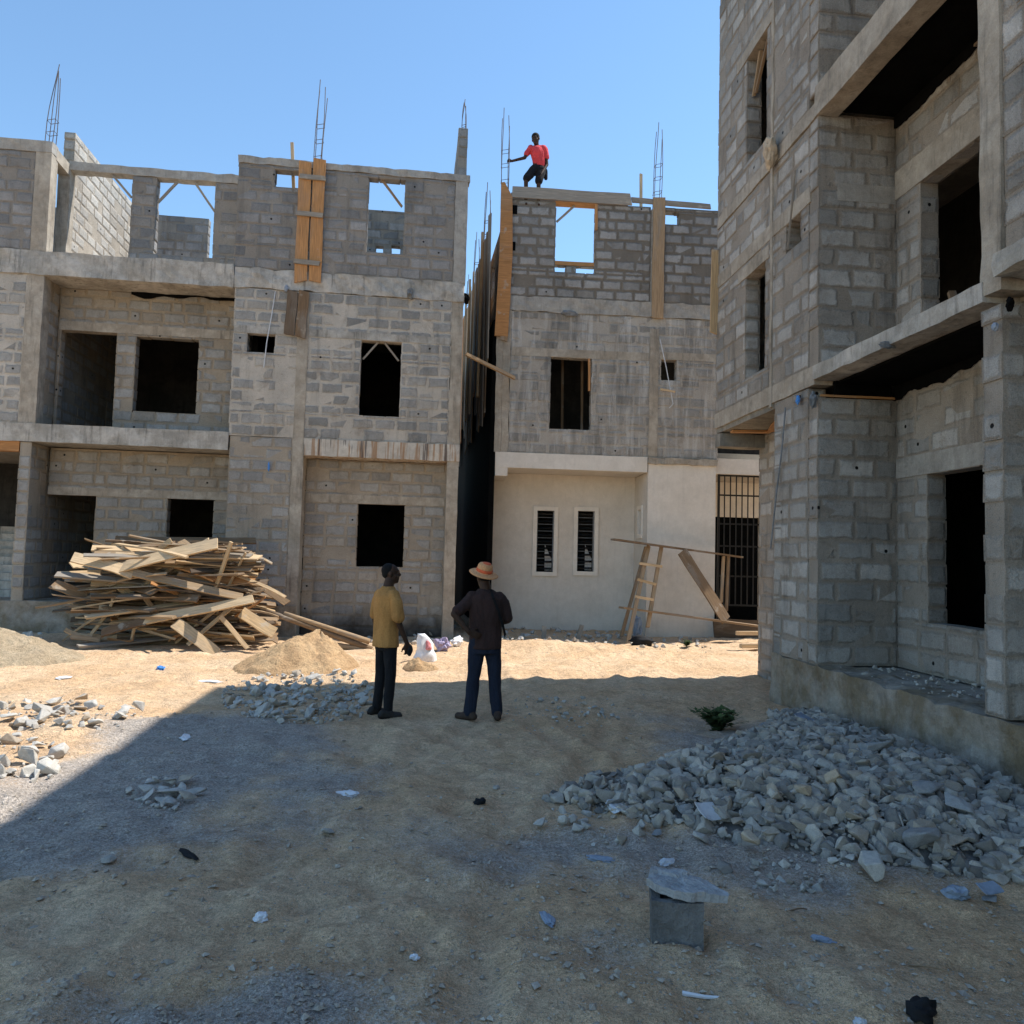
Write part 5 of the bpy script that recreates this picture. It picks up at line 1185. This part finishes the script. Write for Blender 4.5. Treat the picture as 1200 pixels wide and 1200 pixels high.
def shoe(bm, x, y, yaw, L=.27):
    d = Vector((-math.sin(yaw), math.cos(yaw), 0)); c = Vector((x, y, 0))
    cap(bm, c-d*.06+Vector((0, 0, .045)), c+d*(L-.13)+Vector((0, 0, .035)), .045, .04, 10); cap(bm, c-d*.04+Vector((0, 0, .07)), c+d*.05+Vector((0, 0, .06)), .046, .04, 10)
def footmatte(p): return GZ(p[0], p[1])

# -- man in the mustard shirt: body turned away to the right, head in profile
pp1 = at(450, 833, Z=0.); P1 = empty('person', (pp1[0], pp1[1], GZ(pp1[0], pp1[1])+.0), math.radians(-52), 'man in loose mustard shirt and black trousers standing, facing right, dark object in hand', 'person')
heads = {}
def body1(bm):
    heads[1] = head(bm, (.0, .035, 1.635), math.radians(-36), 0)
    cap(bm, (0, -.01, 1.44), (0, .02, 1.57), .066, .058); loft(bm, [(0, 0, .88, .13, .09), (0, 0, 1.0, .13, .09), (0, 0, 1.2, .14, .095), (0, -.01, 1.38, .15, .09), (0, -.01, 1.45, .11, .08)])
    for s in (-1, 1): cap(bm, (s*.13, -.01, 1.39), (s*.175, -.015, 1.36), .042, .040); cap(bm, (s*.078, 0, .86), (s*.095, .0, .5), .06, .048); cap(bm, (s*.095, 0, .5), (s*.115, -.02, .06), .045, .036); cap(bm, (s*.115, -.04, .05), (s*.13, .12, .035), .038, .03)
    cap(bm, (.185, -.015, 1.36), (.222, -.01, 1.12), .042, .037); cap(bm, (.222, -.01, 1.12), (.25, .10, .87), .037, .027); hand(bm, (.25, .105, .86), (.0, .22, -1), 1, (-1, .1, 0), .5)
    cap(bm, (-.185, -.015, 1.36), (-.228, -.02, 1.12), .042, .037); cap(bm, (-.228, -.02, 1.12), (-.235, .04, .88), .037, .027); hand(bm, (-.235, .04, .88), (.05, .2, -1), -1, (1, .2, 0), .5)
fuse('body', body1, .0085, 'skin', P1, 4)
def shirt1(bm):
    loft(bm, [(0, -.01, .80, .178, .13), (0, -.01, .88, .172, .128), (0, -.01, 1.05, .165, .125), (0, -.015, 1.25, .172, .125), (0, -.02, 1.38, .172, .11), (0, -.012, 1.45, .115, .088), (0, .0, 1.495, .075, .07)])
    for s in (-1, 1): cap(bm, (s*.14, -.015, 1.395), (s*.195, -.015, 1.30), .068, .066); cap(bm, (s*.195, -.015, 1.32), (s*.228, -.012, 1.15), .066, .07)
fuse('shirt', shirt1, .011, 'mustard', P1, 5, .012, 3, .3)
def trous1(bm):
    loft(bm, [(0, 0, .76, .14, .11), (0, 0, .86, .155, .115), (0, 0, .98, .145, .105)])
    for s in (-1, 1): cap(bm, (s*.078, 0, .84), (s*.095, .005, .48), .086, .066); cap(bm, (s*.095, .005, .48), (s*.115, -.025, .09), .066, .055)
fuse('trousers', trous1, .011, 'blacktrousers', P1, 5, .008, 5)
fuse('shoe', lambda bm: shoe(bm, -.115, -.04, math.radians(-6)), .008, 'shoe', P1, 4); fuse('shoe', lambda bm: shoe(bm, .125, -.05, math.radians(-34)), .008, 'shoe', P1, 4)
def hair1(bm):
    Mx = heads[1]; bmesh.ops.create_icosphere(bm, subdivisions=3, radius=1, matrix=Mx @ Matrix.Translation((0, -.03, .036)) @ Matrix.Diagonal((.0785, .088, .086, 1)))
    bmesh.ops.create_icosphere(bm, subdivisions=3, radius=1, matrix=Mx @ Matrix.Translation((0, -.055, .0)) @ Matrix.Diagonal((.066, .055, .06, 1)))
fuse('hair', hair1, .008, 'hair', P1, 2, .003); eyes(P1, heads[1])
hp = P1.matrix_basis @ Vector((.258, .16, .745))
hw1 = Matrix.Translation(P1.location) @ Matrix.Rotation(math.radians(-52), 4, 'Z') @ Vector((.235, .155, .775))
crumple('phone_pouch', 'blackcloth', hw1, .06, 50, 'small black pouch held in the right hand of the man in mustard', 'pouch', sq=(.6, .9, 1.1), amp=.25)

# -- man in straw hat: back to us, left hand on hip, bag strap across the back
pp2 = at(566, 838, Z=0.); P2 = empty('person', (pp2[0], pp2[1], GZ(pp2[0], pp2[1])), math.radians(4), 'man in straw hat seen from behind, dark brown shirt and jeans, hand on hip', 'person')
def body2(bm):
    heads[2] = head(bm, (-.03, .03, 1.60), math.radians(18), 0)
    cap(bm, (0, -.01, 1.40), (-.02, .02, 1.54), .07, .062); loft(bm, [(0, 0, .86, .16, .11), (0, 0, 1.0, .16, .115), (0, 0, 1.2, .155, .10), (0, -.01, 1.36, .165, .095), (0, -.01, 1.43, .12, .085)])
    for s in (-1, 1): cap(bm, (s*.09, 0, .86), (s*.12, .0, .5), .072, .055); cap(bm, (s*.12, 0, .5), (s*.155, -.02, .06), .05, .04); cap(bm, (s*.155, -.04, .05), (s*.17, .12, .035), .038, .03)
    cap(bm, (-.18, -.01, 1.37), (-.37, -.09, 1.19), .044, .043); cap(bm, (-.37, -.09, 1.19), (-.21, -.155, 1.0), .041, .029); hand(bm, (-.21, -.155, 1.0), (1, -.02, -.42), -1, (0, 1, 0), .25)
    cap(bm, (.18, -.01, 1.36), (.255, .0, 1.12), .044, .041); cap(bm, (.255, 0, 1.12), (.13, .19, 1.05), .041, .029); hand(bm, (.13, .19, 1.05), (-1, .3, 0), 1, (0, -1, 0), .4)
fuse('body', body2, .0085, 'skin', P2, 4)
def shirt2(bm):
    loft(bm, [(.005, 0, .80, .188, .135), (.005, 0, .9, .19, .14), (0, 0, 1.05, .188, .135), (0, -.01, 1.22, .198, .13), (0, -.02, 1.36, .20, .118), (0, -.012, 1.42, .14, .1), (-.01, .0, 1.47, .08, .075)])
    cap(bm, (-.16, -.015, 1.375), (-.21, -.03, 1.31), .075, .07); cap(bm, (-.20, -.03, 1.325), (-.33, -.075, 1.22), .068, .068)
    cap(bm, (.15, -.015, 1.375), (.205, -.01, 1.30), .075, .07); cap(bm, (.205, -.01, 1.31), (.248, 0, 1.15), .068, .066)
fuse('shirt', shirt2, .011, 'maroon', P2, 5, .012, 7, .4)
def trous2(bm):
    loft(bm, [(0, 0, .74, .175, .13), (0, 0, .86, .185, .135), (0, 0, .98, .17, .12)])
    for s in (-1, 1): cap(bm, (s*.09, 0, .84), (s*.12, .005, .48), .102, .078); cap(bm, (s*.12, .005, .48), (s*.155, -.025, .08), .078, .068)
fuse('jeans', trous2, .011, 'denim', P2, 5, .010, 9)
fuse('shoe', lambda bm: shoe(bm, -.165, -.03, math.radians(55)), .008, 'sandal', P2, 4); fuse('shoe', lambda bm: shoe(bm, .16, -.04, math.radians(-8)), .008, 'sandal', P2, 4)
def hair2(bm): bmesh.ops.create_icosphere(bm, subdivisions=3, radius=1, matrix=heads[2] @ Matrix.Translation((0, -.022, .03)) @ Matrix.Diagonal((.08, .092, .088, 1)))
fuse('hair', hair2, .009, 'hair', P2, 2); eyes(P2, heads[2])
HT = bpy.data.objects.new('straw_hat', None)
def lathe(rings, n=36):
    vs = []; fs = []
    for r, z in rings: vs += [(r*math.cos(2*PI*k/n), r*math.sin(2*PI*k/n), z) for k in range(n)]
    for i in range(len(rings)-1):
        for k in range(n): fs.append((i*n+k, i*n+(k+1) % n, (i+1)*n+(k+1) % n, (i+1)*n+k))
    fs.append(tuple((len(rings)-1)*n+k for k in range(n))); fs.append(tuple(range(n))[::-1]); return vs, fs
vs, fs = lathe([(.086, -.02), (.12, -.016), (.155, -.022), (.168, -.03), (.172, -.026), (.155, -.014), (.12, -.006), (.094, .004), (.09, .03), (.086, .07), (.074, .092), (.045, .103), (.008, .106)])
mb = MB(); mb.add([(x*1.0, y*1.05, z+.10*x*x-.05*y*y*0) for x, y, z in vs], fs); hat = mb.build('straw_hat', 'straw', P2, (-.03, .012, 1.668), smooth=True); hat.rotation_euler = (.30, .16, 0)
vs, fs = lathe([(.0945, .006), (.0965, .008), (.0935, .040), (.0895, .040)]); mb = MB(); mb.add([(x, y*1.05, z) for x, y, z in vs], fs[:-2]); mb.build('hat_band', 'band', hat, smooth=True)
vs, fs = lathe([(.05, .1), (.05, .106), (.035, .111), (.006, .113)]); mb = MB(); mb.add([(x+.01, y*1.05-.0, z-.001) for x, y, z in vs], fs); mb.build('hat_crown_patch', 'band', hat, smooth=True)
mb = MB(); sp_ = [(.035, -.06, 1.475), (.06, -.155, 1.38), (.12, -.178, 1.22), (.18, -.15, 1.06), (.222, -.06, .95), (.225, .03, .93)]
for a, b in zip(sp_, sp_[1:]): mb.bar(a, b, .03, .006, up=(0.3, -1, .3))
mb.build('shoulder_strap', 'strap', P2)

# -- worker in the red shirt on the wall head, reaching for the reinforcing bars
P3o = B.world(B.U(628, 238, .12), .12, 10.36); P3 = empty('person', P3o, B.a, 'worker in red shirt and dark trousers standing on the middle building, gripping reinforcing bars', 'person')
k3 = 1/46.5
def i3(px, py, y=0.): return Vector(((px-628)*k3, y, (240-py)*k3))
def body3(bm):
    heads[3] = head(bm, i3(625.5, 161.5, -.09), math.radians(150), .1, -.3, 1.2)
    cap(bm, i3(628.5, 172, -.03), i3(626, 164.5, -.06), .064, .06)
    cap(bm, i3(629, 193, .02), i3(629, 174, .0), .12, .13)
    sl_, el_, hl = i3(620, 170), i3(613.5, 184, -.08), i3(599, 187.3, -.02)
    cap(bm, sl_, el_, .052, .042); cap(bm, el_, hl, .041, .03); hand(bm, hl, (-1, .1, .12), 1, (0, 1, 0), .9)
    sr, er, hr = i3(637, 171), i3(639.5, 189, -.02), i3(633, 203, -.16)
    cap(bm, sr, er, .052, .042); cap(bm, er, hr, .041, .03); hand(bm, hr, (-.4, -.1, -1), -1, (-1, 0, 0), .5)
    for h_, kn, ft in ((i3(624.5, 195), i3(615.5, 210, -.14), i3(616.5, 237, .0)), (i3(633, 195), i3(630, 212, -.12), i3(631, 237, .0))):
        cap(bm, h_, kn, .085, .06); cap(bm, kn, ft, .056, .04); cap(bm, ft+Vector((0, .03, -.02)), ft+Vector((0, -.13, -.03)), .038, .03)
fuse('body', body3, .0095, 'skin', P3, 3)
def shirt3(bm):
    cap(bm, i3(631.5, 190, .03), i3(628, 176, -.03), .15, .17); cap(bm, i3(620.5, 173, -.05), i3(635, 171, -.03), .092, .095)
    cap(bm, i3(632, 192, .05), i3(634, 195, .06), .13, .10)
    cap(bm, i3(620.5, 170), i3(615.5, 179, -.05), .078, .072); cap(bm, i3(636.5, 171), i3(639, 180, -.01), .08, .074)
fuse('shirt', shirt3, .012, 'red', P3, 5, .012, 13)
def short3(bm):
    cap(bm, i3(626, 195.5), i3(632, 195.5), .135, .135)
    for h_, kn, ft in ((i3(624.5, 196), i3(615.5, 210, -.14), i3(616.5, 230, .0)), (i3(633, 196), i3(630, 212, -.12), i3(631, 230, .0))): cap(bm, h_, h_+(kn-h_)*.92, .118, .098)
    cap(bm, i3(638, 195, .03), i3(639, 204, .02), .06, .05)
fuse('trousers', short3, .012, 'blacktrousers', P3, 4, .008, 15)
def hair3(bm): bmesh.ops.create_icosphere(bm, subdivisions=3, radius=1, matrix=heads[3] @ Matrix.Translation((0, -.018, .045)) @ Matrix.Diagonal((.083, .096, .086, 1)))
fuse('hair', hair3, .009, 'hair', P3, 2); eyes(P3, heads[3])
